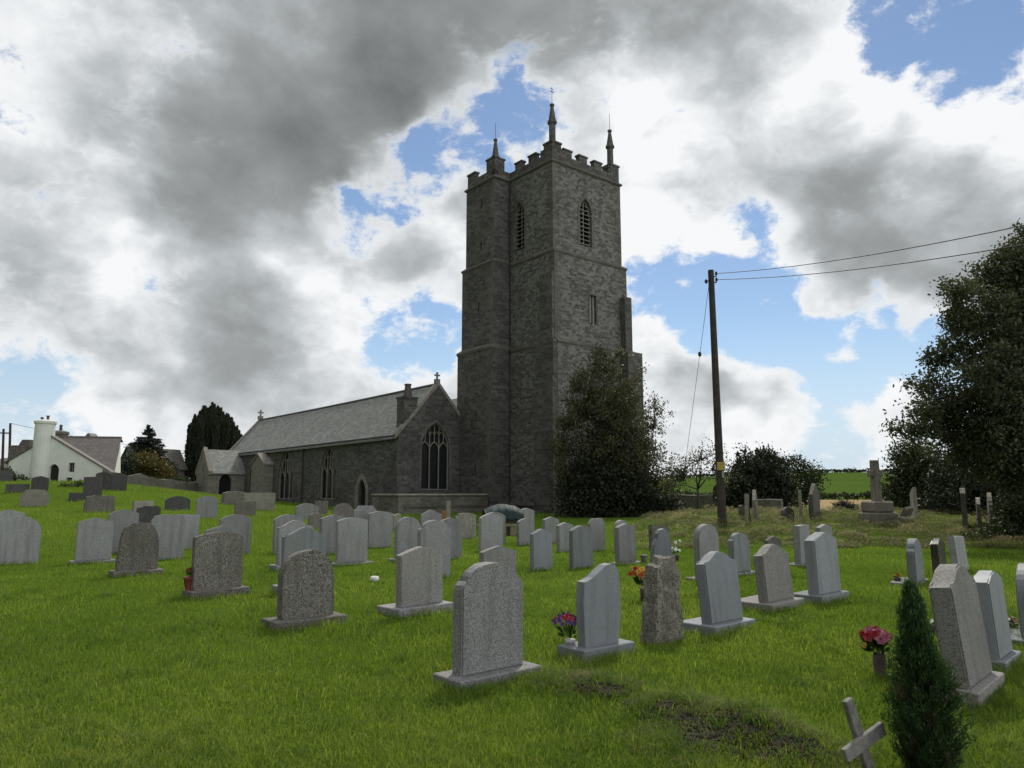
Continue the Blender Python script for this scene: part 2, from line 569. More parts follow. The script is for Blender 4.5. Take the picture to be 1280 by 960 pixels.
M['masonry'] = masonry('church_masonry', (.055, .052, .048), (.150, .143, .131), (.17, .163, .15), lichen=.6, stain=.4)
M['rubble'] = masonry('church_rubble', (.052, .05, .046), (.235, .226, .208), (.24, .225, .20), bw=.36, bh=.17, warp=.14, lichen=.8, stain=.3)
M['trim'] = masonry('dressed_stone', (.10, .093, .08), (.165, .152, .13), (.11, .10, .09), bw=.9, bh=.4, warp=.02)
M['tracery'] = plain('tracery_stone', (.20, .185, .155), .9, 5, .3, .3)
M['coping'] = plain('coping_stone', (.22, .205, .175), .9, 3, .35, .4)
M['wall_stone'] = masonry('garden_wall_stone', (.13, .12, .10), (.24, .225, .19), (.19, .18, .155), bw=.4, bh=.16, warp=.12)
M['porch_stone'] = masonry('porch_masonry', (.16, .15, .125), (.27, .25, .21), (.24, .225, .19), bw=.42, bh=.18, warp=.1, lichen=.8, stain=.2)


def slate(name, c1, c2, moss):
    m, q, b = new_mat(name, .65, .4)
    tcn = q.node('ShaderNodeTexCoord'); uv = tcn.outputs['UV']
    br = q.node('ShaderNodeTexBrick'); br.offset = .5
    _, wc = q.noise(uv, .8, 2, .5)
    q.put(br, 'Vector', q.vmath('ADD', uv, q.vmath('SCALE', q.vmath('SUBTRACT', wc, (.5, .5, .5)), scale=.12)))
    q.put(br, 'Scale', 1.); q.put(br, 'Brick Width', .42); q.put(br, 'Row Height', .26); q.put(br, 'Mortar Size', .016); q.put(br, 'Mortar Smooth', .1)
    q.put(br, 'Color1', (0, 0, 0, 1)); q.put(br, 'Color2', (1, 1, 1, 1)); q.put(br, 'Mortar', (.0, .0, .0, 1))
    sepc = q.node('ShaderNodeSeparateColor'); q.put(sepc, 0, br.outputs['Color'])
    nf, _ = q.noise(uv, 7, 6, .65)
    nl, _ = q.noise(uv, .5, 5, .6)
    c = q.mix(q.math('ADD', q.math('MULTIPLY', sepc.outputs[0], .6), q.rng(nf, .3, .7, 0, .4)), c1, c2)
    c = q.mix(q.rng(nl, .45, .7, 0, .6), c, moss)
    c = q.mix(q.math('MULTIPLY', br.outputs['Fac'], .8), c, tuple(x * .3 for x in c1))
    n5, _ = q.noise(uv, 3.3, 4, .7)
    c = q.mix(q.rng(n5, .64, .70, 0, .7), c, tuple(x * .4 for x in c1))
    q.put(b, 'Base Color', c)
    q.put(b, 'Normal', q.bump(q.math('SUBTRACT', q.math('ADD', sepc.outputs[0], nf), br.outputs['Fac']), .5, .03))
    return m


M['slate'] = slate('roof_slate', (.11, .115, .105), (.32, .32, .29), (.19, .205, .15))
M['slate_dark'] = slate('cottage_slate', (.085, .076, .07), (.18, .16, .145), (.13, .11, .085))
M['ridge'] = plain('ridge_tile', (.10, .095, .09), .8, 3, .3)
M['glass'] = plain('leaded_glass', (.012, .013, .015), .35, 9, .5, .05, .5)
M['louvre'] = plain('louvre_slate', (.17, .165, .155), .7, 8, .25)
M['shadow_void'] = plain('dark_interior', (.01, .01, .01), .95, 2, .2)
M['door'] = plain('oak_door', (.02, .017, .014), .7, 12, .4, .2)
M['iron'] = plain('iron_pipe', (.035, .033, .032), .6, 5, .3)
M['wood_grey'] = plain('weathered_wood', (.20, .188, .172), .85, 14, .35, .4)
M['pole_wood'] = plain('pole_wood', (.05, .042, .037), .85, 5, .35, .3)
M['wire'] = plain('cable', (.03, .03, .032), .6, 5, .1)
M['plate_yellow'] = plain('warning_plate', (.40, .29, .05), .5, 12, .15)
M['plate_grey'] = plain('conduit', (.30, .30, .31), .5, 12, .1)
M['limewash'] = plain('limewash', (.66, .66, .60), .9, 1.2, .08, .1)
M['chimney_pot'] = plain('chimney_pot_clay', (.10, .075, .075), .8, 6, .2)
M['terracotta'] = plain('terracotta', (.20, .055, .035), .8, 9, .3)
M['tarp'] = plain('tarpaulin', (.022, .038, .037), .7, 5, .25, .1, .25)
M['timber_pale'] = plain('sawn_timber', (.22, .19, .15), .85, 9, .3)
M['vase'] = plain('vase_stone', (.11, .085, .08), .8, 10, .35, .3)
M['white_pot'] = plain('white_pot', (.62, .62, .58), .7, 10, .2)
M['petal_pink'] = plain('petal_pink', (.48, .19, .25), .7, 30, .35)
M['petal_red'] = plain('petal_red', (.38, .035, .05), .7, 30, .35)
M['petal_yellow'] = plain('petal_yellow', (.6, .42, .08), .7, 30, .25)
M['petal_orange'] = plain('petal_orange', (.48, .12, .035), .7, 30, .35)
M['petal_purple'] = plain('petal_purple', (.15, .085, .24), .7, 30, .35)
M['petal_white'] = plain('petal_white', (.78, .78, .72), .7, 30, .1)
M['soil'] = plain('soil', (.028, .022, .016), .95, 9, .5, .9)


def leaf_mat(name, c0, c1, c2=None, trans=.3, rough=.55, extra=()):
    m, q, b = new_mat(name, rough, .25)
    at = q.node('ShaderNodeAttribute'); at.attribute_name = 'var'
    stops = [(0, c0)] + list(extra) + [(.6, c1)] + ([(1, c2)] if c2 else [])
    c = q.ramp(at.outputs['Fac'], stops)
    q.put(b, 'Base Color', c)
    tr = q.node('ShaderNodeBsdfTranslucent'); q.put(tr, 'Color', q.mix(1., c, (1.25, 1.3, .7), 'MULTIPLY'))
    ms = q.node('ShaderNodeMixShader'); q.put(ms, 0, trans)
    q.l.new(b.outputs[0], ms.inputs[1]); q.l.new(tr.outputs[0], ms.inputs[2])
    q.l.new(ms.outputs[0], q.out.inputs[0])
    return m


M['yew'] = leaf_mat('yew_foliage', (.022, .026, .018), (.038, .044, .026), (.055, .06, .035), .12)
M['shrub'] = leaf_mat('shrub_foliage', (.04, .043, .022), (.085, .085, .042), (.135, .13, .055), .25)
M['oak'] = leaf_mat('broadleaf_foliage', (.040, .046, .028), (.075, .085, .046), (.12, .135, .065), .22)
M['hedge'] = leaf_mat('hedge_foliage', (.022, .032, .014), (.045, .06, .022), (.06, .08, .03), .2)
M['thin'] = leaf_mat('sparse_foliage', (.03, .036, .018), (.06, .068, .03), (.09, .09, .04), .25)
M['autumn'] = leaf_mat('bronze_foliage', (.05, .05, .014), (.10, .085, .022), (.13, .10, .03), .25)
M['conifer'] = leaf_mat('conifer_foliage', (.014, .018, .014), (.028, .034, .024), (.04, .045, .03), .1)
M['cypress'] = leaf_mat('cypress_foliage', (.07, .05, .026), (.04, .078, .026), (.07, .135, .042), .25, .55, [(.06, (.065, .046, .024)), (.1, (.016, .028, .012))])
M['leaf_green'] = leaf_mat('flower_leaf', (.02, .04, .012), (.04, .07, .02), (.06, .1, .03), .2)
M['bark'] = plain('bark', (.06, .05, .042), .95, 8, .4, .8)
M['grass'] = leaf_mat('grass_blade', (.085, .135, .018), (.17, .245, .034), (.30, .335, .075), .5, .6)
M['grass_long'] = leaf_mat('long_grass_blade', (.05, .10, .012), (.115, .19, .022), (.22, .27, .05), .45, .6)
M['hay'] = leaf_mat('cut_grass', (.075, .085, .024), (.18, .17, .065), (.33, .29, .15), .3, .7)


def ground_mat(name, a, b_, c_, scale, bump=.6, bs=30):
    m, q, b = new_mat(name, 1.0, .0)
    tcn = q.node('ShaderNodeTexCoord')
    co = tcn.outputs['Object']
    n1, _ = q.noise(co, scale, 6, .6)
    n2, _ = q.noise(co, bs, 6, .7)
    c = q.mix(q.rng(n1, .35, .65), a, b_)
    c = q.mix(q.rng(n2, .45, .7, 0, .8), c, c_)
    q.put(b, 'Base Color', c)
    q.put(b, 'Normal', q.bump(n2, bump, .06))
    return m


M['turf'] = ground_mat('turf', (.07, .12, .014), (.10, .165, .018), (.05, .075, .014), .35, .8, 22)
M['stubble'] = ground_mat('stubble', (.30, .22, .12), (.36, .27, .15), (.24, .18, .09), .08, .3, 1.5)
M['pasture'] = ground_mat('pasture', (.058, .098, .020), (.07, .112, .022), (.052, .085, .018), .03, .3, .7)

# ------------------------------------------------------------------ ground: one height field cut into lawn, stubble and pasture
def grid_mesh(name, xs, ys, mat, kind='structure'):
    X, Y = np.meshgrid(xs, ys)
    Z = ground(X, Y)
    v = np.stack([X.ravel(), Y.ravel(), Z.ravel()], 1)
    ny, nx = X.shape
    i = np.arange(ny * nx).reshape(ny, nx)
    q = np.stack([i[:-1, :-1], i[:-1, 1:], i[1:, 1:], i[1:, :-1]], -1).reshape(-1)
    o = np_mesh(name, v, q, 4, mat, smooth=True)
    tag(o, kind=kind)
    return o


xs = np.concatenate([-np.geomspace(1500, 62, 30), np.arange(-60, -9, 1.0), np.arange(-9, 9.01, .09), np.arange(10, 61, 1.0), np.geomspace(62, 1500, 30)])
ysn = np.concatenate([np.arange(-40, 3, 2.0), np.arange(3, 12, .09), np.arange(12, 40, .4), np.arange(40, 95.1, 1.0)])
grid_mesh('churchyard_lawn', xs, ysn, M['turf'])
xf = np.concatenate([-np.geomspace(1500, 62, 30), np.arange(-60, 61, 2.0), np.geomspace(62, 1500, 30)])
grid_mesh('stubble_field', xf, np.linspace(95, 165, 20), M['stubble'])
grid_mesh('pasture_hill', xf, np.concatenate([np.linspace(165, 420, 40), np.geomspace(430, 3000, 14)]), M['pasture'])

# ------------------------------------------------------------------ the church, in its own frame: x = southward (west front runs along x), y = eastward
YAW = R(39)
CH = Vector((2.92, 51.0, 0))
eB = Vector((math.cos(YAW), math.sin(YAW), 0)); eA = Vector((-math.sin(YAW), math.cos(YAW), 0))


def wy(x, y):                      # world depth of a church point
    return CH.y + eB.y * x + eA.y * y


church = empty('church', CH, 'grey stone parish church with tall battlemented west tower and long slate roof', 'church', YAW)

ZT = z_at(199, 51)                 # underside of the parapet cornice
Z12 = z_at(312, 51)
Z23 = z_at(425, 50.8)
PX = Vector((1, 0, 0)); PY = Vector((0, 1, 0))
STG = [  # x0,x1,y0,y1,z0,z1
    (0, 7.2, 0, 7.9, Z12, ZT), (-.06, 7.5, -.2, 8.0, Z23, Z12), (-.10, 7.85, -.55, 8.1, -.6, Z23)]


def rect(u0, u1, z0, z1):
    return [(u0, z0), (u1, z0), (u1, z1), (u0, z1)]


zb0, zb1 = z_at(309, 53.4), z_at(268, 53.4)        # west belfry opening sill / springing
BW_x, BW_w = 3.35, .62
zn0, zn1 = z_at(312, 54), z_at(271, 54)
BN_y = 3.75
zs0, zs1 = z_at(405, 53.4), z_at(370, 53.4)
bm = bmesh.new()
hW = arch(BW_x, BW_w, zb0, zb1, 1.05)
hN = arch(7.9 - BN_y, BW_w, zn0, zn1, 1.05)
x0, x1, y0, y1, z0, z1 = STG[0]
facade(bm, (x0, y0, 0), PX, [(u, z) for u, z in rect(0, x1 - x0, z0, z1)], [hW], .5)
facade(bm, (x0, y1, 0), -PY, rect(0, y1 - y0, z0, z1), [hN], .5)
facade(bm, (x1, y1, 0), -PX, rect(0, x1 - x0, z0, z1))
facade(bm, (x1, y0, 0), PY, rect(0, y1 - y0, z0, z1))
x0, x1, y0, y1, z0, z1 = STG[1]
hS = rect(3.78 - x0 - .33, 3.78 - x0 + .33, zs0, zs1)
facade(bm, (x0, y0, 0), PX, rect(0, x1 - x0, z0, z1), [hS], .35)
facade(bm, (x0, y1, 0), -PY, rect(0, y1 - y0, z0, z1))
facade(bm, (x1, y1, 0), -PX, rect(0, x1 - x0, z0, z1))
facade(bm, (x1, y0, 0), PY, rect(0, y1 - y0, z0, z1))
x0, x1, y0, y1, z0, z1 = STG[2]
facade(bm, (x0, y0, 0), PX, rect(0, x1 - x0, z0, z1))
facade(bm, (x0, y1, 0), -PY, rect(0, y1 - y0, z0, z1))
facade(bm, (x1, y1, 0), -PX, rect(0, x1 - x0, z0, z1))
facade(bm, (x1, y0, 0), PY, rect(0, y1 - y0, z0, z1))
tower = finish('tower', bm, M['rubble'], church)
bm = bmesh.new()
box(bm, .3, 6.9, .3, 7.6, ZT + .05, ZT + .25)
finish('tower_roof', bm, M['slate_dark'], tower)


def string(bm, x0, x1, y0, y1, z, h=.2, out=.1, ox=0, oy=0, inx=0, iny=0):
    """moulded band round a rectangle: vertical fillet with a sloped weathering running back to the set-in wall above"""
    a = [(x0 - out, y0 - out), (x1 + out, y0 - out), (x1 + out, y1 + out), (x0 - out, y1 + out)]
    b = [(x0 + ox, y0 + oy), (x1 - inx, y0 + oy), (x1 - inx, y1 - iny), (x0 + ox, y1 - iny)]
    lo = [bm.verts.new((p[0], p[1], z - h * .5)) for p in a]
    mi = [bm.verts.new((p[0], p[1], z)) for p in a]
    up = [bm.verts.new((p[0], p[1], z + h)) for p in b]
    wl = [bm.verts.new((x, y, z - h)) for x, y in ((x0 + .01, y0 + .01), (x1 - .01, y0 + .01), (x1 - .01, y1 - .01), (x0 + .01, y1 - .01))]
    for r0, r1 in ((wl, lo), (lo, mi), (mi, up)):
        for i in range(4):
            j = (i + 1) % 4
            bm.faces.new((r0[i], r0[j], r1[j], r1[i]))


for args in ((0, 7.2, 0, 7.9, ZT, .22, .14, .12, .12, .12, .12), (*STG[1][:4], Z12, .22, .07, .07, .21, .31, .11),
             (*STG[2][:4], Z23, .26, .07, .05, .36, .36, .11), (*STG[2][:4], .75, .2, .12, 0, 0, 0, 0)):
    bm = bmesh.new(); string(bm, *args)
    finish('string_course', bm, M['trim'], tower)

# buttresses at the tower corners

def buttress(bm, x0, x1, y0, y1, z0, z1, slope, axis):
    """block whose top weathers back towards the wall; axis = outward direction"""
    vs = box(bm, x0, x1, y0, y1, z0, z1)
    for v in vs:
        c = v.co
        if c.z == z1:
            if axis == '-y' and c.y == y0: c.z -= slope
            if axis == '-x' and c.x == x0: c.z -= slope
            if axis == '+x' and c.x == x1: c.z -= slope


zb = z_at(340, 51)
bm = bmesh.new(); buttress(bm, -.30, 0.0, -.185, 1.15, Z23 - .1, zb, .35, '-x'); finish('buttress', bm, M['masonry'], tower)
bm = bmesh.new(); buttress(bm, -.52, -.08, -.54, 1.35, z_at(480, 51), Z23 - .02, .12, '-x'); finish('buttress', bm, M['masonry'], tower)
bm = bmesh.new(); buttress(bm, -.62, -.08, -.545, 1.45, -.6, z_at(472, 51), .12, '-x'); finish('buttress', bm, M['masonry'], tower)
zt2 = z_at(372, 55)
bm = bmesh.new(); buttress(bm, 6.7, 7.44, -.72, -.18, Z23 - .1, zt2, 1.3, '-y'); finish('buttress', bm, M['masonry'], tower)
bm = bmesh.new(); buttress(bm, 6.2, 7.8, -1.35, -.5, -.6, Z23 - .2, .6, '-y'); finish('buttress', bm, M['masonry'], tower)
bm = bmesh.new(); buttress(bm, 7.45, 7.72, .1, 1.0, Z23 - .1, zt2, .5, '+x'); finish('buttress', bm, M['masonry'], tower)
bm = bmesh.new(); buttress(bm, 7.8, 8.5, -.5, 1.3, -.6, z_at(480, 55), .7, '+x'); finish('buttress', bm, M['masonry'], tower)


# stair turret on the north side
TX, TY0, TY1 = -1.5, 4.9, 8.6
bm = bmesh.new()
TUR = [(0, Z12 + .12, ZT), (.2, Z23 + .12, Z12 + .12), (.42, -.6, Z23 + .12)]
for o_, z0, z1 in TUR:
    slits = [rect(8.6 + o_ - 6.6 - .09, 8.6 + o_ - 6.6 + .09, zz, zz + .75) for zz in
             ([z0 + 1.2, z0 + 4.6] if o_ == 0 else [z0 + 3.0] if o_ < .3 else [z0 + 3.5, z0 + 7.5])]
    facade(bm, (TX - o_, TY1 + o_, 0), -PY, rect(0, TY1 - TY0 + o_ * 1.4, z0, z1), slits, .3)
    facade(bm, (TX - o_, TY0 - o_ * .4, 0), PX, rect(0, -TX + o_, z0, z1))
    facade(bm, (0.5, TY1 + o_, 0), -PX, rect(0, 2.0 + o_, z0, z1))
turret = finish('stair_turret', bm, M['masonry'], church)
for args in ((TX, .2, TY0, TY1, ZT, .22, .14, .1, .1, 0, .1), (TX - .2, 0, TY0 - .08, TY1 + .2, Z12 + .12, .22, .07, .21, .08, 0, .21),
             (TX - .42, 0, TY0 - .168, TY1 + .42, Z23 + .12, .26, .07, .22, .09, 0, .22)):
    bm = bmesh.new(); string(bm, *args)
    finish('string_course', bm, M['trim'], turret)
bm = bmesh.new()
box(bm, TX + .35, -.05, TY0 + .35, TY1 - .35, .2, ZT - .3)
finish('turret_core', bm, M['shadow_void'], turret)

# parapets
CR, ME = .50, .95


def parapet(bm, O, U, L, spans, z=ZT + .18, t=.36, cr=CR, me=ME):
    """crenellated wall along U, inside thickness to the left of U; spans = (u0,u1,extra height)"""
    O = Vector(O); U = Vector(U); N = Vector((-U.y, U.x, 0))
    Mx = Matrix(((U.x, N.x, 0, O.x), (U.y, N.y, 0, O.y), (0, 0, 1, 0), (0, 0, 0, 1)))
    box(bm, 0, L, 0, t, z, z + cr, Mx)
    for u0, u1, ex in spans:
        box(bm, u0, u1, .003, t - .003, z + cr, z + me + ex, Mx)
        box(bm, u0 - .06, u1 + .06, -.06, t + .06, z + me + ex, z + me + ex + .13, Mx)


bm = bmesh.new()
parapet(bm, (.06, .06, 0), PX, 7.08, [(1.15, 2.0, 0), (2.75, 3.6, 0), (4.35, 5.2, 0), (5.95, 6.3, 0)])
parapet(bm, (.06, 7.84, 0), -PY, 7.78, [(3.5, 4.3, 0), (5.1, 5.95, 0)])
parapet(bm, (7.14, 7.84, 0), -PX, 7.08, [(1.15, 2.0, 0), (2.75, 3.6, 0), (4.35, 5.2, 0)])
parapet(bm, (7.14, .06, 0), PY, 7.78, [(1.2, 2.05, 0), (2.9, 3.75, 0), (4.6, 5.45, 0)])
parapet(bm, (TX + .06, TY1 - .06, 0), -PY, TY1 - TY0 - .12, [(0, 1.0, .05), (2.5, 3.58, .45)])
parapet(bm, (TX + .06, TY0 + .06, 0), PX, -TX + .1, [(.37, .95, .40)])
for (cx, cy) in ((.5, .5), (6.7, .5), (.5, 7.4), (6.7, 7.4)):
    ex = -.1 if cx < 1 and cy > 5 else .28
    hw = .34 if cx < 1 and cy > 5 else .46
    box(bm, cx - hw, cx + hw, cy - hw, cy + hw, ZT + .19, ZT + .18 + ME + ex)
    box(bm, cx - hw - .06, cx + hw + .06, cy - hw - .06, cy + hw + .06, ZT + .18 + ME + ex, ZT + .18 + ME + ex + .14)
for dx, dy in ((1.0, 0), (0, 1.0)):
    box(bm, .10 + dx * .9, .5 + dx * .9 if dx else .42, .10 + dy * .9, .5 + dy * .9 if dy else .42, ZT + .19 + CR, ZT + .2 + ME)
finish('parapet', bm, M['masonry'], tower)


def pinnacle(x, y, h, cross):
    z0 = ZT + ME + (.22 if x < 1 and y > 5 else .6)
    bm = bmesh.new()
    lathe(bm, [(.31, 0), (.31, .15), (.25, .25), (.24, .48 * h), (.35, .50 * h), (.35, .56 * h), (.27, .60 * h), (.11, .93 * h), (.17, .945 * h), (.17, .99 * h), (.1, h)], (x, y, z0), 8)
    p = finish('pinnacle', bm, M['masonry'], tower)
    bm = bmesh.new()
    tube(bm, [(x, y, z0 + h - .05), (x, y, z0 + h + 1.4)], .018, 5)
    if cross:
        box(bm, x - .22, x + .22, y - .015, y + .015, z0 + h + .95, z0 + h + .985)
        box(bm, x - .12, x + .12, y - .0155, y + .0155, z0 + h + 1.2, z0 + h + 1.225)
    finish('iron_finial', bm, M['iron'], p)


pinnacle(.5, .5, 3.15, True); pinnacle(6.7, .5, 3.1, False); pinnacle(.5, 7.4, 3.45, False); pinnacle(6.7, 7.4, 3.1, False)


# window fillings -------------------------------------------------
def ring(bm, O, U, outer, inner, y0, y1):
    """solid moulding between two outlines with equal point counts; y measured outward"""
    O = Vector(O); U = Vector(U); Z = Vector((0, 0, 1)); N = U.cross(Z)
    P = lambda uz, d: O + U * uz[0] + Z * uz[1] + N * d
    n = len(outer)
    of = [bm.verts.new(P(p, y1)) for p in outer]; nf = [bm.verts.new(P(p, y1)) for p in inner]
    ob = [bm.verts.new(P(p, y0)) for p in outer]; nb = [bm.verts.new(P(p, y0)) for p in inner]
    for i in range(n):
        j = (i + 1) % n
        bm.faces.new((of[i], of[j], nf[j], nf[i]))
        bm.faces.new((ob[i], of[i], of[j], ob[j]) if False else (of[j], of[i], ob[i], ob[j]))
        bm.faces.new((nf[i], nf[j], nb[j], nb[i]))


def flat_poly(bm, O, U, pts, d):
    O = Vector(O); U = Vector(U); Z = Vector((0, 0, 1)); N = U.cross(Z)
    vs = [bm.verts.new(O + U * u + Z * z + N * d) for u, z in pts]
    f = bm.faces.new(vs)


def window(parent, O, U, cx, w, z0, zs, k, lights, depth=.3, louvre=False, tint='glass', upper=True):
    """stone tracery, glass (or louvres) and a hood mould inside an arched opening"""
    O = Vector(O); U = Vector(U); Z = Vector((0, 0, 1)); N = U.cross(Z)
    P = lambda u, z, d: O + U * u + Z * z + N * d
    outl = arch(cx, w, z0, zs, k)
    bm = bmesh.new()
    flat_poly(bm, O, U, outl, -depth + .01)
    gl = finish('window_glass' if not louvre else 'window_void', bm, M[tint] if not louvre else M['shadow_void'], parent)
    bm = bmesh.new()
    d = -depth * .55
    r = .055
    lw = 2 * w / lights
    # frame inside the opening
    tube(bm, [P(u, z, d) for u, z in outl] + [P(*outl[0], d)], r * 1.3, 6, False)
    top = lambda u: zs + math.sqrt(max(0, (2 * w * k) ** 2 - (2 * w * k - w + abs(u - cx)) ** 2))
    zl = zs - .0 if upper else zs
    for i in range(1, lights):
        u = cx - w + lw * i
        tube(bm, [P(u, z0, d), P(u, top(u) if louvre else min(top(u), zl + lw * .8), d)], r, 6)
    for i in range(lights):
        c = cx - w + lw * (i + .5)
        pts = arch(c, lw / 2, z0, zl - lw * .25 if upper else zl - lw * .2, .9, 5)[2:]
        tube(bm, [P(u, z, d) for u, z in pts], r * .9, 6)
    if upper and not louvre:
        # upper tiers of little lights
        zt = arch_top(w, zs, k)
        for i in range(2 * lights - 1):
            u = cx - w + lw * (i + 1) / 2
            a = zl + lw * .45
            b_ = top(u)
            if b_ - a > .1: tube(bm, [P(u, a, d), P(u, b_, d)], r * .7, 5)
        for i in range(lights - 1):
            c = cx - w + lw * (i + 1)
            for sgn in (-1, 1):
                cc = c + sgn * lw * .25
                zz = zl + lw * 1.05
                if top(cc) > zz + .1:
                    pts = arch(cc, lw * .25, 0, zz, 1.0, 4)[2:]
                    tube(bm, [P(u, min(z, top(u)), d) for u, z in pts], r * .6, 5)
    finish('window_tracery', bm, M['tracery'], parent)
    if louvre:
        bm = bmesh.new()
        zz = z0 + .12
        zt = arch_top(w, zs, k)
        while zz < zt - .45:
            half = w if zz < zs else max(.12, w * (zt - zz) / (zt - zs))
            for s0, s1 in ((-half, -.05), (.05, half)):
                vs = [P(cx + s0, zz, -.1), P(cx + s1, zz, -.1), P(cx + s1, zz + .2, -.42), P(cx + s0, zz + .2, -.42)]
                a = [bm.verts.new(v) for v in vs]; b_ = [bm.verts.new(v + Z * .05) for v in vs]
                bm.faces.new(a[::-1]); bm.faces.new(b_)
                for i in range(4):
                    j = (i + 1) % 4
                    bm.faces.new((a[i], a[j], b_[j], b_[i]))
            zz += .33
        finish('louvre_slats', bm, M['louvre'], parent)
    bm = bmesh.new()
    t = .2
    big = arch(cx, w + t, z0 - .01, zs, (k * 2 * w + t) / (2 * (w + t)))
    ring(bm, O, U, big, arch(cx, w - .01, z0 - .01, zs, k), -.05, .035)
    finish('window_surround', bm, M['trim'], parent)


window(tower, (0, 0, 0), PX, BW_x, BW_w, zb0, zb1, 1.05, 2, .5, True)
window(tower, (0, 7.9, 0), -PY, 7.9 - BN_y, BW_w, zn0, zn1, 1.05, 2, .5, True)
# the slit in the middle stage: pale louvre boards in a square-headed frame
x0, _, y0, _, _, _ = STG[1]
bm = bmesh.new()
flat_poly(bm, (x0, y0, 0), PX, hS, -.22)
finish('slit_boarding', bm, M['plate_grey'], tower)
bm = bmesh.new()
u0, u1 = hS[0][0], hS[1][0]
ring(bm, (x0, y0, 0), PX, rect(u0 - .16, u1 + .16, zs0 - .01, zs1 + .18), rect(u0 - .005, u1 + .005, zs0 - .01, zs1), -.05, .03)
box(bm, 3.78 + .02, 3.78 + .08, y0 + .1, y0 + .2, zs0, zs1)
finish('slit_frame', bm, M['trim'], tower)

# dressed quoins, alternately long and short, on the tower and aisle corners
def quoin(O, U, z0, z1, parent, course=.36, lg=.62, sh=.34, t=.014):
    bm = bmesh.new()
    pts = [(0, z0)]
    z = z0; k = 0
    while z < z1 - .02:
        w = (lg if k % 2 else sh) * (1 + .12 * math.sin(k * 2.7 + z0))
        zn = min(z1, z + course * (1 + .15 * math.sin(k * 1.9)))
        pts += [(w, z), (w, zn)]
        z = zn; k += 1
    pts.append((0, z1))
    O = Vector(O); U = Vector(U); N = U.cross(Vector((0, 0, 1)))
    if parent['flip']: N = -N
    fr = [bm.verts.new(O + U * u + Vector((0, 0, zz)) + N * t) for u, zz in pts]
    tris = tessellate_polygon([[Vector((u, zz, 0)) for u, zz in pts]])
    for a, b, c in tris:
        try: bm.faces.new((fr[a], fr[b], fr[c]))
        except ValueError: pass
    bk = [bm.verts.new(v.co - N * t * 1.5) for v in fr]
    for i in range(len(fr)):
        j = (i + 1) % len(fr)
        bm.faces.new((fr[i], fr[j], bk[j], bk[i]))
    bmesh.ops.recalc_face_normals(bm, faces=bm.faces)
    return finish('quoins', bm, M['trim'], parent['o'])


for ob, corners in ((tower, [((-.014, 0, 0), PX, Z12 + .25, ZT - .1, False), ((0, -.014, 0), PY, Z12 + .25, ZT - .1, True),
                             ((-.06, -.2, 0), PX, Z23 + .4, Z12 - .2, False), ((7.2, 0, 0), -PX, Z12 + .25, ZT - .1, True)]),
                    (turret, [((TX, TY0, 0), PY, Z12 + .4, ZT - .1, True), ((TX - .2, TY0 - .08, 0), PY, Z23 + .45, Z12 - .1, True), ((TX - .42, TY0 - .168, 0), PY, 1.1, Z23 - .1, True)])):
    for O_, U_, a_, b_, fl in corners:
        quoin(O_, U_, a_, b_, {'o': ob, 'flip': fl})

# rainwater pipe on the tower
bm = bmesh.new()
tube(bm, [(-.14, 4.72, .2), (-.14, 4.72, ZT - .3)], .05, 8)
box(bm, -.26, -.02, 4.58, 4.86, Z23 - .3, Z23 + .05)
finish('drainpipe', bm, M['iron'], tower)

# north aisle
NX, SX = -7.23, -.53                # aisle walls
AY0, AY1 = 8.7, 45.5
ZE = z_at(543, wy(NX, AY0)); ZR = z_at(482, wy(-3.88, AY0))
MX = (NX + SX) / 2
bm = bmesh.new()
gw_cx, gw_w = -4.05 - NX, 1.22
gw0, gw1 = z_at(612, wy(-4, AY0)), z_at(560, wy(-4, AY0))
hG = arch(gw_cx, gw_w, gw0, gw1, .85)
facade(bm, (NX, AY0, 0), PX, [(0, -.6), (SX - NX, -.6), (SX - NX, ZE), (MX - NX, ZR - .05), (0, ZE)], [hG], .35)
facade(bm, (SX, AY1, 0), -PX, [(0, -.6), (SX - NX, -.6), (SX - NX, ZE), (MX - NX, ZR - .05), (0, ZE)])


def s_at(px, t=NX):                 # church y whose north-wall point falls on pixel column px
    a, b = 5.0, 60.0
    for _ in range(50):
        m = (a + b) / 2
        w = CH + eB * t + eA * m
        if project((w.x, w.y, 3))[0] > px: a = m
        else: b = m
    return (a + b) / 2


NW = []                             # (centre in church y, half width, sill, springing)
for pl, pr, pt, pb in ((399, 421, 568, 624), (347, 367, 572, 624), (312, 323, 580, 618)):
    sa, sb = s_at(pr), s_at(pl)
    c, w = (sa + sb) / 2, (sb - sa) / 2
    NW.append((c, w * .93, z_at(pb, wy(NX, c)), z_at(pt, wy(NX, c)) - w * 1.0))
d_a, d_b = s_at(460), s_at(446)
d_c, d_w = (d_a + d_b) / 2, (d_b - d_a) / 2 * .8
dz0, dz1 = 0.0, z_at(608, wy(NX, d_c)) - d_w * .8
L = AY1 - AY0
holes = [arch(AY1 - c, w, a, b, .8) for c, w, a, b in NW]
holes.append(arch(AY1 - d_c, d_w, dz0, dz1, .9))
facade(bm, (NX, AY1, 0), -PY, rect(0, L, -.6, ZE), holes, .35)
aisle = finish('aisle_wall', bm, M['masonry'], church)
window(aisle, (NX, AY0, 0), PX, gw_cx, gw_w, gw0, gw1, .85, 3, .35)
for c, w, a, b in NW:
    window(aisle, (NX, AY1, 0), -PY, AY1 - c, w, a, b, .8, 3, .35)
bm = bmesh.new()
flat_poly(bm, (NX, AY1, 0), -PY, arch(AY1 - d_c, d_w, dz0, dz1, .9), -.34)
finish('door', bm, M['door'], aisle)
bm = bmesh.new()
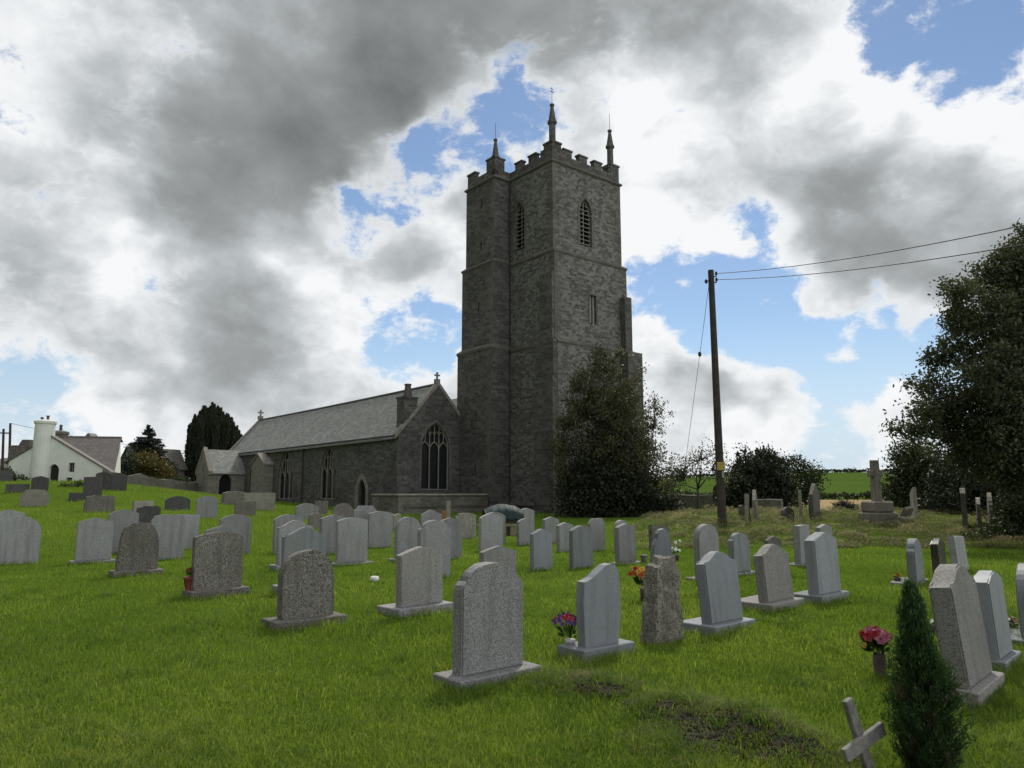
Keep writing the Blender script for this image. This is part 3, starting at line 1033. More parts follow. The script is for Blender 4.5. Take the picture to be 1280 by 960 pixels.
ring(bm, (NX, AY1, 0), -PY, arch(AY1 - d_c, d_w + .32, dz0 - .2, dz1, (.9 * 2 * d_w + .32) / (2 * (d_w + .32))), arch(AY1 - d_c, d_w - .01, dz0 - .2, dz1, .9), -.1, .06)
finish('door_surround', bm, M['tracery'], aisle)
# wall buttress with gabled head between the windows
sa, sb = s_at(341), s_at(325)
bm = bmesh.new()
zt_, zk = z_at(580, wy(NX, sa)), z_at(568, wy(NX, sa))
prism(bm, [(sa, -.6), (sb, -.6), (sb, zt_), ((sa + sb) / 2, zk), (sa, zt_)], 0, .9, Matrix(((0, 1, 0, NX - .9), (1, 0, 0, 0), (0, 0, 1, 0), (0, 0, 0, 1))))
bmesh.ops.recalc_face_normals(bm, faces=bm.faces)
finish('aisle_buttress', bm, M['porch_stone'], aisle)
bm = bmesh.new()
for a, b in ((sa, -1), (sb, 1)):
    p = [(NX - 1.0, a + b * .15, zt_ - .1), (NX + .01, a + b * .15, zt_ - .1), (NX + .01, (sa + sb) / 2, zk + .04), (NX - 1.0, (sa + sb) / 2, zk + .04)]
    lo = [bm.verts.new(q) for q in p]; hi = [bm.verts.new((q[0], q[1], q[2] + .14)) for q in p]
    bm.faces.new(hi); bm.faces.new(lo[::-1])
    for i in range(4):
        bm.faces.new((lo[i], lo[(i + 1) % 4], hi[(i + 1) % 4], hi[i]))
bmesh.ops.recalc_face_normals(bm, faces=bm.faces)
finish('buttress_capping', bm, M['coping'], aisle)
# drainpipe
sd = s_at(379)
bm = bmesh.new()
tube(bm, [(NX - .1, sd, 0), (NX - .1, sd, ZE - .15)], .065, 8)
box(bm, NX - .22, NX - .02, sd - .14, sd + .14, ZE - .45, ZE - .15)
finish('drainpipe', bm, M['iron'], aisle)
bm = bmesh.new()
box(bm, NX - .26, NX - .06, AY0 + .1, AY1 - .1, ZE - .16, ZE - .03)
finish('gutter', bm, M['iron'], aisle)
# corner buttress strip at the aisle's NW corner
bm = bmesh.new()
buttress(bm, NX - .18, NX + .9, AY0 - .2, AY0 - .002, -.6, ZE - .5, .2, '-y')
finish('corner_pilaster', bm, M['masonry'], aisle)


def roof(name, xa, xb, ya, yb, ze, zr, mat, parent, over=.3, th=.12, verge=0., sag=.06):
    """double-pitched roof, ridge along y, subdivided with a slight sag"""
    bm = bmesh.new()
    xm = (xa + xb) / 2
    n = 24
    rise = (zr - ze) / (xm - xa)
    for sgn, xe in ((-1, xa - over), (1, xb + over)):
        zz = ze - rise * over
        rows = []
        for i in range(n + 1):
            y = ya - verge + (yb - ya + 2 * verge) * i / n
            dz = -sag * math.sin(PI * i / n) + .03 * noise.noise((i * .7, sgn * 3.1, 0))
            rows.append([(xe, y, zz + dz * .5), ((xe + xm) / 2, y, (zz + zr) / 2 + dz * 1.3), (xm, y, zr + dz)])
        up = [[bm.verts.new((p[0], p[1], p[2] + th)) for p in r] for r in rows]
        lo = [[bm.verts.new(p) for p in r] for r in rows]
        for i in range(n):
            for k in range(2):
                q = [up[i][k], up[i + 1][k], up[i + 1][k + 1], up[i][k + 1]]
                bm.faces.new(q if sgn > 0 else q[::-1])
            q = [up[i][0], up[i + 1][0], lo[i + 1][0], lo[i][0]]
            bm.faces.new(q if sgn < 0 else q[::-1])
        for i in (0, n):
            bm.faces.new([up[i][0], up[i][1], up[i][2], lo[i][2], lo[i][1], lo[i][0]])
    bmesh.ops.recalc_face_normals(bm, faces=bm.faces)
    return finish(name, bm, mat, parent)


aroof = roof('aisle_roof', NX, SX, AY0 + .38, AY1 - .38, ZE, ZR, M['slate'], church, over=.28)
bm = bmesh.new()
tube(bm, [(MX, AY0 + .4 + (AY1 - AY0 - .8) * i / 12, ZR + .13 - .06 * math.sin(PI * i / 12)) for i in range(13)], .11, 8)
finish('ridge_tiles', bm, M['ridge'], aroof)


def gable_coping(y0, y1, xa, xb, ze, zr, parent, wdt=.26, kn=.25, name='gable_coping'):
    bm = bmesh.new()
    xm = (xa + xb) / 2
    rise = (zr - ze) / (xm - xa)
    for xe, s in ((xa - kn, -1), (xb + kn, 1)):
        za = ze - rise * kn
        p = [(xe, za), (xm, zr), (xm, zr + wdt * 1.3), (xe, za + wdt * 1.3)]
        lo = [bm.verts.new((x, y0, z)) for x, z in p]; hi = [bm.verts.new((x, y1, z)) for x, z in p]
        bm.faces.new(lo); bm.faces.new(hi[::-1])
        for i in range(4):
            bm.faces.new((lo[i], lo[(i + 1) % 4], hi[(i + 1) % 4], hi[i]))
    bmesh.ops.recalc_face_normals(bm, faces=bm.faces)
    return finish(name, bm, M['coping'], parent)


def stone_cross(x, y, z, h, parent, axis='x'):
    bm = bmesh.new()
    w = h * .16
    box(bm, x - w * 1.6, x + w * 1.6, y - w * 1.2, y + w * 1.2, z - .1, z + h * .28)
    box(bm, x - w / 2, x + w / 2, y - w / 2, y + w / 2, z + h * .28, z + h, None, .01)
    box(bm, x - h * .32, x + h * .32, y - w * .48, y + w * .48, z + h * .60, z + h * .60 + w, None, .01)
    return finish('gable_cross', bm, M['coping'], parent)


gable_coping(AY0 - .06, AY0 + .42, NX, SX, ZE, ZR, aroof)
gable_coping(AY1 - .42, AY1 + .06, NX, SX, ZE, ZR, aroof)
stone_cross(MX, AY0 + .18, ZR + .3, .75, aroof)
stone_cross(MX, AY1 - .18, ZR + .3, 1.0, aroof)
# chimney on the aisle's west gable
bm = bmesh.new()
cxx = NX + .95
cz0, cz1, cz2 = z_at(524, wy(cxx, AY0)), z_at(496, wy(cxx, AY0)), z_at(482, wy(cxx, AY0))
box(bm, cxx - .55, cxx + .55, AY0 - .05, AY0 + 1.0, cz0 - .8, cz1 - .12)
box(bm, cxx - .62, cxx + .62, AY0 - .12, AY0 + 1.07, cz1 - .12, cz1 + .02)
chim = finish('chimney', bm, M['masonry'], aroof)
bm = bmesh.new()
lathe(bm, [(.34, 0), (.34, .1), (.22, .85), (.27, .87), (.27, .98)], (cxx + .02, AY0 + .45, cz1 + .02), 8)
finish('chimney_pot', bm, M['chimney_pot'], chim)

# nave behind the tower (its roof shows past the aisle gable)
bm = bmesh.new()
NR = ZR + .35
facade(bm, (SX + .02, 8.05, 0), PX, [(0, -.6), (8.2, -.6), (8.2, ZE), (4.1, NR), (0, ZE)])
facade(bm, (SX + 8.22, 8.05, 0), PY, rect(0, 34, -.6, ZE))
facade(bm, (SX + 8.22, 42.05, 0), -PX, [(0, -.6), (8.2, -.6), (8.2, ZE), (4.1, NR), (0, ZE)])
nave = finish('nave_wall', bm, M['masonry'], church)
roof('nave_roof', SX + .1, SX + 8.22, 8.1, 42, ZE + .02, NR + .02, M['slate'], church, over=.0, verge=-.02)

# porch
PY0, PY1 = s_at(306), s_at(306) + 3.9
PXo = NX - 3.7
yp = wy(PXo, PY0)
pze, pzr = z_at(589, yp), z_at(563, wy(PXo, (PY0 + PY1) / 2))
bm = bmesh.new()
wd = PY1 - PY0
pm = wd / 2
facade(bm, (PXo, PY1, 0), -PY, [(0, -.4), (wd, -.4), (wd, pze), (pm, pzr), (0, pze)],
       [rect(pm + .15, pm + .5, 2.2, 3.2), arch(pm + .3, .24, 3.7, 4.2, .8)], .3)
ph = arch(1.75, .62, 1.0, z_at(603, yp), .85)
facade(bm, (PXo, PY0, 0), PX, rect(0, 3.7, -.4, pze), [ph], .4)
facade(bm, (NX, PY1, 0), -PX, rect(0, 3.7, -.4, pze))
porch = finish('porch', bm, M['porch_stone'], church)
bm = bmesh.new()
flat_poly(bm, (PXo, PY0, 0), PX, ph, -.39)
finish('porch_opening', bm, M['shadow_void'], porch)
bm = bmesh.new()
box(bm, PXo + .31, PXo + .36, PY0 + .2, PY1 - .2, .5, pze - .1)
finish('porch_interior', bm, M['shadow_void'], porch)
# porch roof: ridge along x
bm = bmesh.new()
ym = (PY0 + PY1) / 2
rise = (pzr - pze) / pm
for sgn, ye in ((-1, PY0 - .25), (1, PY1 + .25)):
    ze_ = pze - rise * .25
    p = [(PXo + .3, ye, ze_), (NX, ye, ze_), (NX + 1.2, ym, pzr), (PXo + .3, ym, pzr)]
    lo = [bm.verts.new(q) for q in p]; hi = [bm.verts.new((q[0], q[1], q[2] + .11)) for q in p]
    bm.faces.new(lo); bm.faces.new(hi[::-1])
    for i in range(4):
        bm.faces.new((lo[i], lo[(i + 1) % 4], hi[(i + 1) % 4], hi[i]))
bmesh.ops.recalc_face_normals(bm, faces=bm.faces)
finish('porch_roof', bm, M['slate'], porch)
bm = bmesh.new()
for ye, s in ((PY0 - .3, -1), (PY1 + .3, 1)):
    za = pze - rise * .3
    p = [(ye, za), (ym, pzr), (ym, pzr + .36), (ye, za + .36)]
    lo = [bm.verts.new((PXo - .06, y, z)) for y, z in p]; hi = [bm.verts.new((PXo + .34, y, z)) for y, z in p]
    bm.faces.new(lo); bm.faces.new(hi[::-1])
    for i in range(4):
        bm.faces.new((lo[i], lo[(i + 1) % 4], hi[(i + 1) % 4], hi[i]))
bmesh.ops.recalc_face_normals(bm, faces=bm.faces)
finish('porch_coping', bm, M['coping'], porch)

# low wall round the boiler pit before the west gable
lw = empty('low_wall', CH, 'low stone wall with rounded coping below the west gable window of the church', 'wall', YAW)
bm = bmesh.new()
zlw = z_at(620, wy(-5, 5))
box(bm, -9.3, -1.95, 5.0, 5.4, -.5, zlw)
box(bm, -9.3, -8.9, 5.402, 8.6, -.5, zlw)
finish('wall', bm, M['wall_stone'], lw)
bm = bmesh.new()
box(bm, -9.4, -1.95, 4.9, 5.5, zlw + .002, zlw + .16, None, .05)
box(bm, -9.4, -8.8, 5.52, 8.6, zlw + .002, zlw + .16, None, .05)
finish('coping', bm, M['coping'], lw)
bm = bmesh.new()
box(bm, -8.9, -2.0, 4.93, 4.998, .62, .76)
finish('plinth_course', bm, M['trim'], lw)
# ------------------------------------------------------------------ gravestones
def profile(kind, W, H, rng):
    w = W / 2
    pts = [(-w, 0), (w, 0)]
    n = 12
    def top(fn):
        return [(w - 2 * w * i / n, fn(1 - 2 * i / n)) for i in range(n + 1)]
    if kind == 'flat': pts += [(w, H * .99), (0, H), (-w, H * .985)]
    elif kind == 'arch': pts += top(lambda u: H - W * .16 * u * u)
    elif kind == 'low': pts += top(lambda u: H - W * .09 * u * u)
    elif kind == 'round':
        pts += [(w * math.cos(PI * i / 16), H - w * .85 + w * .85 * math.sin(PI * i / 16)) for i in range(17)]
    elif kind == 'peak': pts += [(w, H - W * .14), (w * .5, H - W * .062), (0, H), (-w * .5, H - W * .062), (-w, H - W * .14)]
    elif kind == 'ogee': pts += top(lambda u: H - W * .17 * (.5 - .5 * math.cos(PI * u)) - W * .02 * abs(u))
    elif kind == 'shoulder':
        sh = W * .13
        pts += [(w, H - W * .30), (w * .97, H - W * .25), (w * .88, H - W * .215), (w * .78, H - W * .2)]
        pts += [(w * .78 * math.cos(a), H - W * .2 + W * .2 * math.sin(a)) for a in [PI * (i + 1) / 12 for i in range(11)]]
        pts += [(-w * .78, H - W * .2), (-w * .88, H - W * .215), (-w * .97, H - W * .25), (-w, H - W * .30)]
    elif kind == 'notch':                      # segmental top with scooped shoulder on each side
        pts += [(w, H - W * .17), (w * .9, H - W * .15), (w * .84, H - W * .07)]
        pts += [(w * .8 * (1 - 2 * i / 8), H - W * .04 * (1 - 2 * i / 8) ** 2) for i in range(9)]
        pts += [(-w * .84, H - W * .07), (-w * .9, H - W * .15), (-w, H - W * .17)]
    elif kind == 'cham': pts += [(w, H - W * .22), (w * .62, H), (-w * .62, H), (-w, H - W * .22)]
    elif kind == 'wave':
        pts = [(-w * .93, 0), (w * .86, 0), (w, H * .45), (w * .97, H * .8), (w * .88, H * .93)]
        pts += [(w * .72, H * .985), (w * .5, H), (w * .22, H * .985), (-w * .1, H * .93), (-w * .45, H * .865), (-w * .75, H * .835), (-w * .96, H * .825), (-w, H * .6)]
    elif kind == 'taper':                      # leaning sides, rounded shoulders and top
        pts = [(-w, 0), (w, 0), (w * .97, H * .5), (w * .9, H * .72), (w * .72, H * .9), (w * .42, H * .985), (0, H), (-w * .42, H * .985), (-w * .72, H * .9), (-w * .9, H * .72), (-w * .97, H * .5)]
    elif kind == 'lichen':
        pts = [(-w, 0), (w, 0), (w * .86, H * .5), (w * .62, H * .82), (w * .45, H * .96), (w * .15, H), (-w * .2, H * .985), (-w * .42, H * .9), (-w * .5, H * .78), (-w * .8, H * .62), (-w * .85, H * .5)]
    elif kind == 'spire':
        pts = [(-w, 0), (w, 0), (w, H * .7), (w * .5, H * .88), (0, H), (-w * .6, H * .82), (-w * .95, H * .7)]
    elif kind == 'slant': pts = [(-w, 0), (w, 0), (w, H * .93), (-w, H)]
    elif kind == 'broken': pts = [(-w, 0), (w, 0), (w * .97, H * .9), (w * .5, H), (w * .1, H * .96), (-w * .35, H * .99), (-w * .9, H * .88)]
    elif kind == 'step': pts = [(-w, 0), (w, 0), (w, H * .9), (w * .78, H * .9), (w * .72, H * .97), (0, H), (-w * .72, H * .975), (-w * .78, H * .88), (-w, H * .87)]
    return pts


def stone(spec):
    (L, Rr, T, B, kind, mat, th, base, lean, label) = spec[:10]
    opt = spec[10] if len(spec) > 10 else {}
    yaw = YAW + R(opt.get('yaw', random.uniform(-5, 5)))
    roll = R(opt.get('roll', random.uniform(-.8, .8)))
    lean = lean + random.uniform(-.01, .01)
    mid = (L + Rr) / 2
    gp = at_ground(mid, B)
    Y = gp.y
    Wd = (Rr - L) * Y / F * .9
    H = (B - T) * Y / F
    x, y = gp.x, gp.y
    for _ in range(14):
        z = gz(x, y)
        Mx = Matrix.Translation((x, y, z)) @ Matrix.Rotation(yaw, 4, 'Z') @ Matrix.Rotation(roll, 4, 'Y') @ Matrix.Rotation(-lean, 4, 'X')
        pj = [project(Mx @ Vector((sx * Wd / 2, sy * th / 2, H * .5))) for sx in (-1, 1) for sy in (-1, 1)]
        lo, hi = min(p[0] for p in pj), max(p[0] for p in pj)
        Wd = max(.12, Wd + ((Rr - L) - (hi - lo)) * Y / F * .9)
        x += ((L + Rr) - (lo + hi)) / 2 * Y / F * .9
        pt = project(Mx @ Vector((0, 0, H)))[1]
        H += (pt - T) * Y / F * .9
    rng = random.Random(int(L * 31 + T))
    bh = opt.get('bh', .11 if Y < 14 else .09)
    sink = .06
    name = opt.get('name', 'headstone')
    Mloc = Matrix.Rotation(roll, 4, 'Y') @ Matrix.Rotation(-lean, 4, 'X')
    root = None
    if base:
        root = empty(name, (x, y, z), label, 'gravestone', yaw, opt.get('group'))
    bm = bmesh.new()
    pts = profile(kind, Wd, H, rng)
    z0 = bh - .004 if base else -sink
    pts = [(px_, z0 if pz == 0 else pz) for px_, pz in pts]
    if kind in ('broken', 'lichen', 'spire', 'slant') or mat in ('coarse', 'rough', 'old', 'old_pale'):
        # resample the outline and roughen it: hand-cut or weathered stone
        res = []
        for i in range(len(pts)):
            a, b = Vector(pts[i]), Vector(pts[(i + 1) % len(pts)])
            k = max(1, int((b - a).length / .06))
            for j in range(k):
                p = a.lerp(b, j / k)
                if p.y > z0 + .02:
                    q = Vector((p.x * 7, p.y * 7, L * .37))
                    p = p + Vector((noise.noise(q), noise.noise(q + Vector((9, 3, 1))))) * .022
                res.append((p.x, p.y))
        pts = res
    prism(bm, pts, -th / 2, th / 2, Mloc, (.005 if kind == 'wave' else min(.014, th * .12)) if Y < 22 else 0)
    if root is None:
        o = finish(name, bm, M[mat])
        o.location = (x, y, z); o.rotation_euler = (0, 0, yaw)
        tag(o, label, 'gravestone', opt.get('group'))
        return o, (x, y, z, Wd, H, th, yaw)
    finish('slab', bm, M[mat], root)
    bm = bmesh.new()
    e = opt.get('be', .09)
    f0, f1 = opt.get('bf', (.14, .16))
    Mb = Matrix.Rotation(roll, 4, 'Y')
    box(bm, -Wd / 2 - e, Wd / 2 + e, -th / 2 - f0, th / 2 + f1, -.12, bh, Mb, .01)
    finish('base', bm, M[opt.get('bmat', mat)], root)
    return root, (x, y, z, Wd, H, th, yaw)


NG = 'pale granite headstones standing in rows on the mown lawn'
OG = 'old weathered gravestones on the raised grass by the cottage'
SG = 'tall old slate gravestones along the bank of cut grass'
PIN = {}
STONES = [
    # ---- left front rows
    (-6, 51, 645, 705, 'round', 'granite', .11, 0, .0, 'wide pale round topped granite headstone cut by the left edge of the photo', dict(group=NG, roll=.5)),
    (-14, 29, 637, 692, 'peak', 'granite', .11, 0, .0, 'pale peaked headstone half hidden behind the stone at the left edge', dict(group=NG)),
    (95, 141, 647, 703, 'peak', 'granite', .11, 1, .02, 'pale shallow peaked headstone on a thin base left of the dark coarse tapered stone', dict(group=NG, bh=.05)),
    (134, 173, 637, 691, 'arch', 'granite', .11, 0, .02, 'pale arched headstone directly behind the dark coarse tapered stone', dict(group=NG)),
    (146, 199, 653, 718, 'taper', 'coarse', .15, 1, .02, 'dark coarse speckled headstone with round top tapering up from a rough base', dict(group=NG, yaw=2)),
    (187, 231, 643, 699, 'notch', 'granite', .11, 0, .0, 'wide pale headstone with a scooped shoulder just right of the dark coarse tapered stone', dict(group=NG)),
    (205, 249, 643, 687, 'flat', 'granite', .10, 0, .0, 'flat topped pale headstone overlapped by the scooped shoulder stone', dict(group=NG)),
    (273, 314, 643, 693, 'arch', 'granite', .11, 0, .0, 'pale arched headstone behind the speckled brown granite stone with the terracotta pot', dict(group=NG)),
    (254, 298, 657, 716, 'peak', 'granite', .11, 0, .0, 'grey peaked headstone whose top shows just above the speckled brown granite stone', dict(group=NG)),
    (240, 303, 665, 744, 'low', 'coarse', .14, 1, .03, 'coarse speckled brown granite headstone with low curved top beside a terracotta pot', dict(group=NG, yaw=2)),
    (347, 417, 687, 782, 'round', 'coarse', .16, 1, .03, 'dark coarse round topped granite headstone on a rough plinth in the left foreground', dict(group=NG, yaw=1, be=.13)),
    (351, 408, 659, 738, 'ogee', 'blue', .12, 1, .0, 'blue grey headstone with curved peaked top directly behind the dark coarse round stone', dict(group=NG)),
    (345, 391, 650, 710, 'ogee', 'granite', .12, 1, .02, 'grey curved peak headstone, second one behind the dark coarse round stone', dict(group=NG)),
    (341, 379, 643, 691, 'arch', 'granite', .12, 0, .02, 'pale arched headstone, third and farthest in the file behind the dark coarse round stone', dict(group=NG)),
    (385, 403, 641, 662, 'broken', 'old', .12, 0, .05, 'small dark broken old stone between pale headstones below the drainpipe', dict(group=OG)),
    (399, 434, 643, 692, 'peak', 'granite', .11, 0, .0, 'pale peaked headstone partly behind the tall shallow topped stone near the church door', dict(group=NG)),
    (419, 460, 647, 705, 'low', 'granite', .12, 1, .0, 'tall pale headstone with shallow top left of the white pot', dict(group=NG, bh=.04)),
    (440, 466, 637, 683, 'flat', 'granite', .11, 0, .0, 'pale flat headstone squeezed between two pale stones below the church door', dict(group=NG)),
    (459, 491, 639, 684, 'low', 'granite', .12, 0, .0, 'pale broad headstone with shallow curved top right below the church door', dict(group=NG)),
    (442, 471, 632, 664, 'cham', 'granite', .11, 0, .0, 'pale headstone with cut corners standing right under the church door', dict(group=NG)),
    (489, 502, 642, 662, 'broken', 'old_pale', .2, 0, .0, 'small pale rounded boulder stone beside the low wall end', dict(group=OG)),
    (369, 398, 629, 650, 'arch', 'granite', .11, 0, .0, 'small pale arched headstone below the drainpipe of the aisle wall', dict(group=NG)),
    (393, 410, 626, 644, 'flat', 'old', .11, 0, .0, 'small dark flat stone against the church wall right of the drainpipe', dict(group=OG)),
    (415, 442, 629, 654, 'round', 'old', .12, 0, .0, 'brown lichened round headstone left of the church door', dict(group=OG)),
    # ---- middle
    (493, 526, 646, 700, 'round', 'granite', .12, 1, .0, 'pale round topped headstone left of the stepped shoulder stone before the low wall', dict(group=NG, bh=.04)),
    (521, 564, 650, 722, 'shoulder', 'granite', .13, 0, .0, 'tall pale headstone with rounded shoulders behind the speckled peaked stone', dict(group=NG)),
    (546, 578, 647, 698, 'peak', 'granite', .12, 0, .0, 'pale peaked headstone just right of the rounded shoulder stone', dict(group=NG)),
    (525, 552, 637, 665, 'ogee', 'granite', .11, 0, .0, 'pale headstone with curved top close before the low wall', dict(group=NG)),
    (568, 595, 641, 673, 'step', 'old_pale', .14, 0, .0, 'rugged pale headstone with stepped shoulders before the tarpaulin covered cart', dict(group=NG)),
    (494, 554, 683, 766, 'peak', 'brown_granite', .13, 1, .0, 'black flecked granite headstone with peaked top and wide base left of the nearest headstone', dict(group=NG, be=.1, bmat='granite_big', bf=(.12, .3))),
    (598, 629, 642, 688, 'arch', 'granite', .12, 0, .0, 'pale arched headstone hiding the middle of the tarpaulin covered cart', dict(group=NG)),
    (603, 632, 640, 680, 'arch', 'granite', .12, 0, .0, 'pale arched headstone right behind the one hiding the cart', dict(group=NG)),
    (598, 646, 682, 735, 'peak', 'brown_granite', .14, 0, .0, 'wide brownish peaked headstone just behind the nearest headstone', dict(group=NG)),
    (565, 655, 703, 851, 'shoulder', 'granite_big', .15, 1, .0, 'nearest and largest speckled granite headstone with rounded shoulders on a solid base', dict(group=NG, be=.11, yaw=1.5, roll=0, bf=(.13, .13), bh=.10)),
    (647, 668, 635, 668, 'peak', 'granite', .12, 0, .0, 'small pale peaked headstone at the right end of the tarpaulin covered cart', dict(group=NG)),
    (646, 668, 648, 681, 'arch', 'granite', .12, 0, .0, 'small pale round topped headstone in front of the one by the cart', dict(group=NG)),
    (662, 691, 661, 712, 'ogee', 'smooth', .12, 0, .0, 'blue grey headstone with small curved peak in the middle rows below the tower', dict(group=NG)),
    (678, 699, 646, 679, 'peak', 'granite', .12, 0, .0, 'narrow pale peaked headstone below the tower corner', dict(group=NG)),
    (695, 717, 653, 689, 'peak', 'granite', .13, 0, .0, 'narrow pale peaked headstone left of the broad blue arched stone', dict(group=NG)),
    (711, 742, 657, 709, 'arch', 'blue', .12, 0, .0, 'broad blue grey arched headstone before the dark bush', dict(group=NG)),
    (734, 757, 648, 688, 'cham', 'granite', .12, 0, .0, 'flat topped pale headstone with clipped corners before the dark bush', dict(group=NG)),
    (768, 795, 654, 704, 'peak', 'granite', .13, 1, .0, 'tall pale peaked headstone before the right side of the dark bush', dict(group=NG, bh=.03)),
    (767, 786, 650, 690, 'round', 'granite', .13, 0, .0, 'pale round headstone peeping out behind the peaked stone by the dark bush', dict(group=NG)),
    (811, 842, 661, 712, 'lichen', 'smooth', .13, 0, .0, 'blue grey rustic boulder headstone with narrow rounded top beside white flowers', dict(group=NG, roll=0)),
    (811, 837, 656, 686, 'slant', 'old', .14, 0, .05, 'brown slanting old stone behind the rustic boulder headstone', dict(group=OG)),
    (720, 776, 705, 820, 'wave', 'smooth', .11, 1, .0, 'smooth blue grey headstone with wavy asymmetric top beside purple flowers', dict(group=NG, be=.10, yaw=0, roll=0, bf=(.10, .18), bh=.12)),
    (867, 899, 655, 724, 'round', 'granite', .14, 1, .0, 'tall pale round topped headstone below the telegraph pole', dict(group=NG, bh=.04)),
    (872, 925, 689, 786, 'ogee', 'smooth', .14, 1, .09, 'dark blue grey curved peak headstone leaning back right of the rough monolith', dict(group=NG, yaw=4, bf=(.1, .3), bh=.09)),
    (910, 938, 666, 717, 'shoulder', 'blue', .13, 1, .03, 'blue grey headstone with stepped rounded top behind two curved peak stones', dict(group=NG, bh=.04)),
    (944, 989, 680, 760, 'ogee', 'brown_granite', .15, 1, .09, 'warm grey curved peak headstone leaning back with a deep base', dict(group=NG, yaw=4, bf=(.1, .4))),
    (955, 977, 670, 690, 'peak', 'old', .12, 0, .0, 'small dark peaked old stone at the foot of the bank of cut grass', dict(group=OG)),
    (992, 1013, 656, 706, 'flat', 'granite', .14, 1, .0, 'narrow flat topped grey headstone left of the big smooth peaked stone', dict(group=NG, yaw=12, bh=.04)),
    (1020, 1041, 655, 690, 'peak', 'granite', .14, 0, .0, 'grey peaked headstone mostly hidden behind the big smooth peaked stone', dict(group=NG)),
    (1007, 1049, 665, 750, 'peak', 'blue', .17, 1, .03, 'big smooth green grey peaked headstone before the bank of cut grass', dict(group=NG, yaw=6, bf=(.08, .25))),
    (1133, 1154, 673, 729, 'shoulder', 'blue', .14, 1, .02, 'narrow blue grey headstone with rounded shoulders left of the black stone', dict(group=NG, yaw=14, bf=(.05, .3), bh=.04)),
    (1164, 1183, 673, 721, 'peak', 'black', .13, 0, .02, 'polished black peaked headstone on the lawn below the big tree', dict(group=NG, yaw=10)),
    (1187, 1208, 669, 714, 'slant', 'granite', .13, 0, .06, 'pale slanting headstone right of the black stone', dict(group=NG, yaw=10)),
    (1170, 1230, 705, 868, 'ogee', 'brown_granite', .17, 1, .09, 'tall warm grey curved peak headstone leaning back right behind the small cypress', dict(group=NG, yaw=8, bf=(.06, .2), bh=.12, be=.06)),
    (1221, 1260, 713, 832, 'peak', 'smooth', .14, 1, .06, 'blue grey peaked headstone on a dark base, second from the right edge', dict(group=NG, yaw=8, bf=(.05, .25), bh=.1, be=.05)),
    (1271, 1306, 704, 800, 'round', 'smooth', .14, 1, .03, 'dark grey round topped headstone cut by the right edge of the photo', dict(group=NG, yaw=8, bf=(.08, .3), bh=.06)),
    # ---- raised ground on the left
    (25, 62, 612, 633, 'cham', 'old_pale', .15, 0, .0, 'wide pale old stone with clipped corners in the long grass below the white cottage', dict(group=OG)),
    (39, 61, 595, 615, 'peak', 'dark', .14, 0, .0, 'dark peaked old stone standing before the arched cottage door', dict(group=OG)),
    (-4, 16, 588, 602, 'flat', 'dark', .5, 0, .0, 'dark block of an old tomb at the left edge below the poles', dict(group=OG, name='chest_tomb')),
    (7, 37, 605, 615, 'flat', 'dark', .5, 0, .0, 'low dark flat tomb in the grass left of the peaked dark stone', dict(group=OG, name='chest_tomb')),
    (104, 128, 596, 622, 'flat', 'dark', .3, 0, .0, 'tall dark square old stone right of the cottage windows', dict(group=OG)),
    (86, 105, 616, 626, 'flat', 'dark', .3, 0, .0, 'low dark ledger stone at the foot of the tall square stone', dict(group=OG, name='chest_tomb')),
    (104, 144, 619, 640, 'broken', 'old', .35, 0, .0, 'wide dark mottled tomb in the grass below the tall square stone', dict(group=OG, name='chest_tomb')),
    (119, 138, 590, 612, 'arch', 'black', .13, 0, .0, 'near black arched stone at the corner of the white cottage', dict(group=OG)),
    (136, 159, 591, 613, 'arch', 'dark', .13, 0, .0, 'dark grey arched stone before the end of the cottage roof', dict(group=OG)),
    (165, 192, 626, 645, 'flat', 'old_pale', .3, 0, .0, 'low flat topped grey tomb above the scooped shoulder headstone', dict(group=OG, name='chest_tomb')),
    (169, 201, 632, 656, 'broken', 'dark', .16, 0, .0, 'dark ragged topped old stone behind the pale arched headstones on the left', dict(group=OG)),
    (206, 238, 620, 638, 'arch', 'dark', .14, 0, .0, 'low wide dark arched stone alone in the grass left of the porch', dict(group=OG)),
    (245, 272, 620, 648, 'arch', 'granite', .11, 0, .0, 'pale arched headstone standing alone in the grass below the porch', dict(group=NG)),
    (276, 306, 614, 631, 'broken', 'old', .5, 0, .0, 'mottled grey chest tomb with uneven top below the porch doorway', dict(group=OG, name='chest_tomb')),
    (300, 344, 616, 638, 'flat', 'old_pale', .6, 0, .0, 'long pale lichened chest tomb below the aisle buttress', dict(group=OG, name='chest_tomb')),
    (293, 320, 627, 645, 'flat', 'old', .14, 0, .0, 'grey brown flat old stone before the long chest tomb', dict(group=OG)),
    # ---- on the bank, right
    (930, 938, 617, 652, 'slant', 'old_pale', .12, 0, -.02, 'pale tall slate with slanting top on the bank right of the pole', dict(group=SG, yaw=30, roll=0)),
    (940, 948, 612, 651, 'spire', 'old_pale', .12, 0, .02, 'pale pointed slate leaning left beside the slanting one on the bank', dict(group=SG, yaw=30, roll=-4)),
    (923, 931, 631, 648, 'arch', 'old', .12, 0, .0, 'small dark rounded slate left of the two pale tall slates', dict(group=SG)),
    (975, 993, 634, 650, 'round', 'old', .14, 0, .0, 'squat dark rounded stone at the foot of the dark yew bush', dict(group=SG)),
    (985, 993, 644, 655, 'flat', 'dark', .14, 0, .0, 'tiny black stump of stone on the bank before the yew bush', dict(group=SG)),
    (997, 1004, 612, 650, 'slant', 'old_pale', .12, 0, .0, 'narrow pale upright slate right of the yew bush', dict(group=SG, yaw=30, roll=-2)),
    (1011, 1025, 604, 648, 'spire', 'old', .14, 0, .0, 'tall pointed grey slate on the bank left of the round bush', dict(group=SG, yaw=20, roll=-2)),
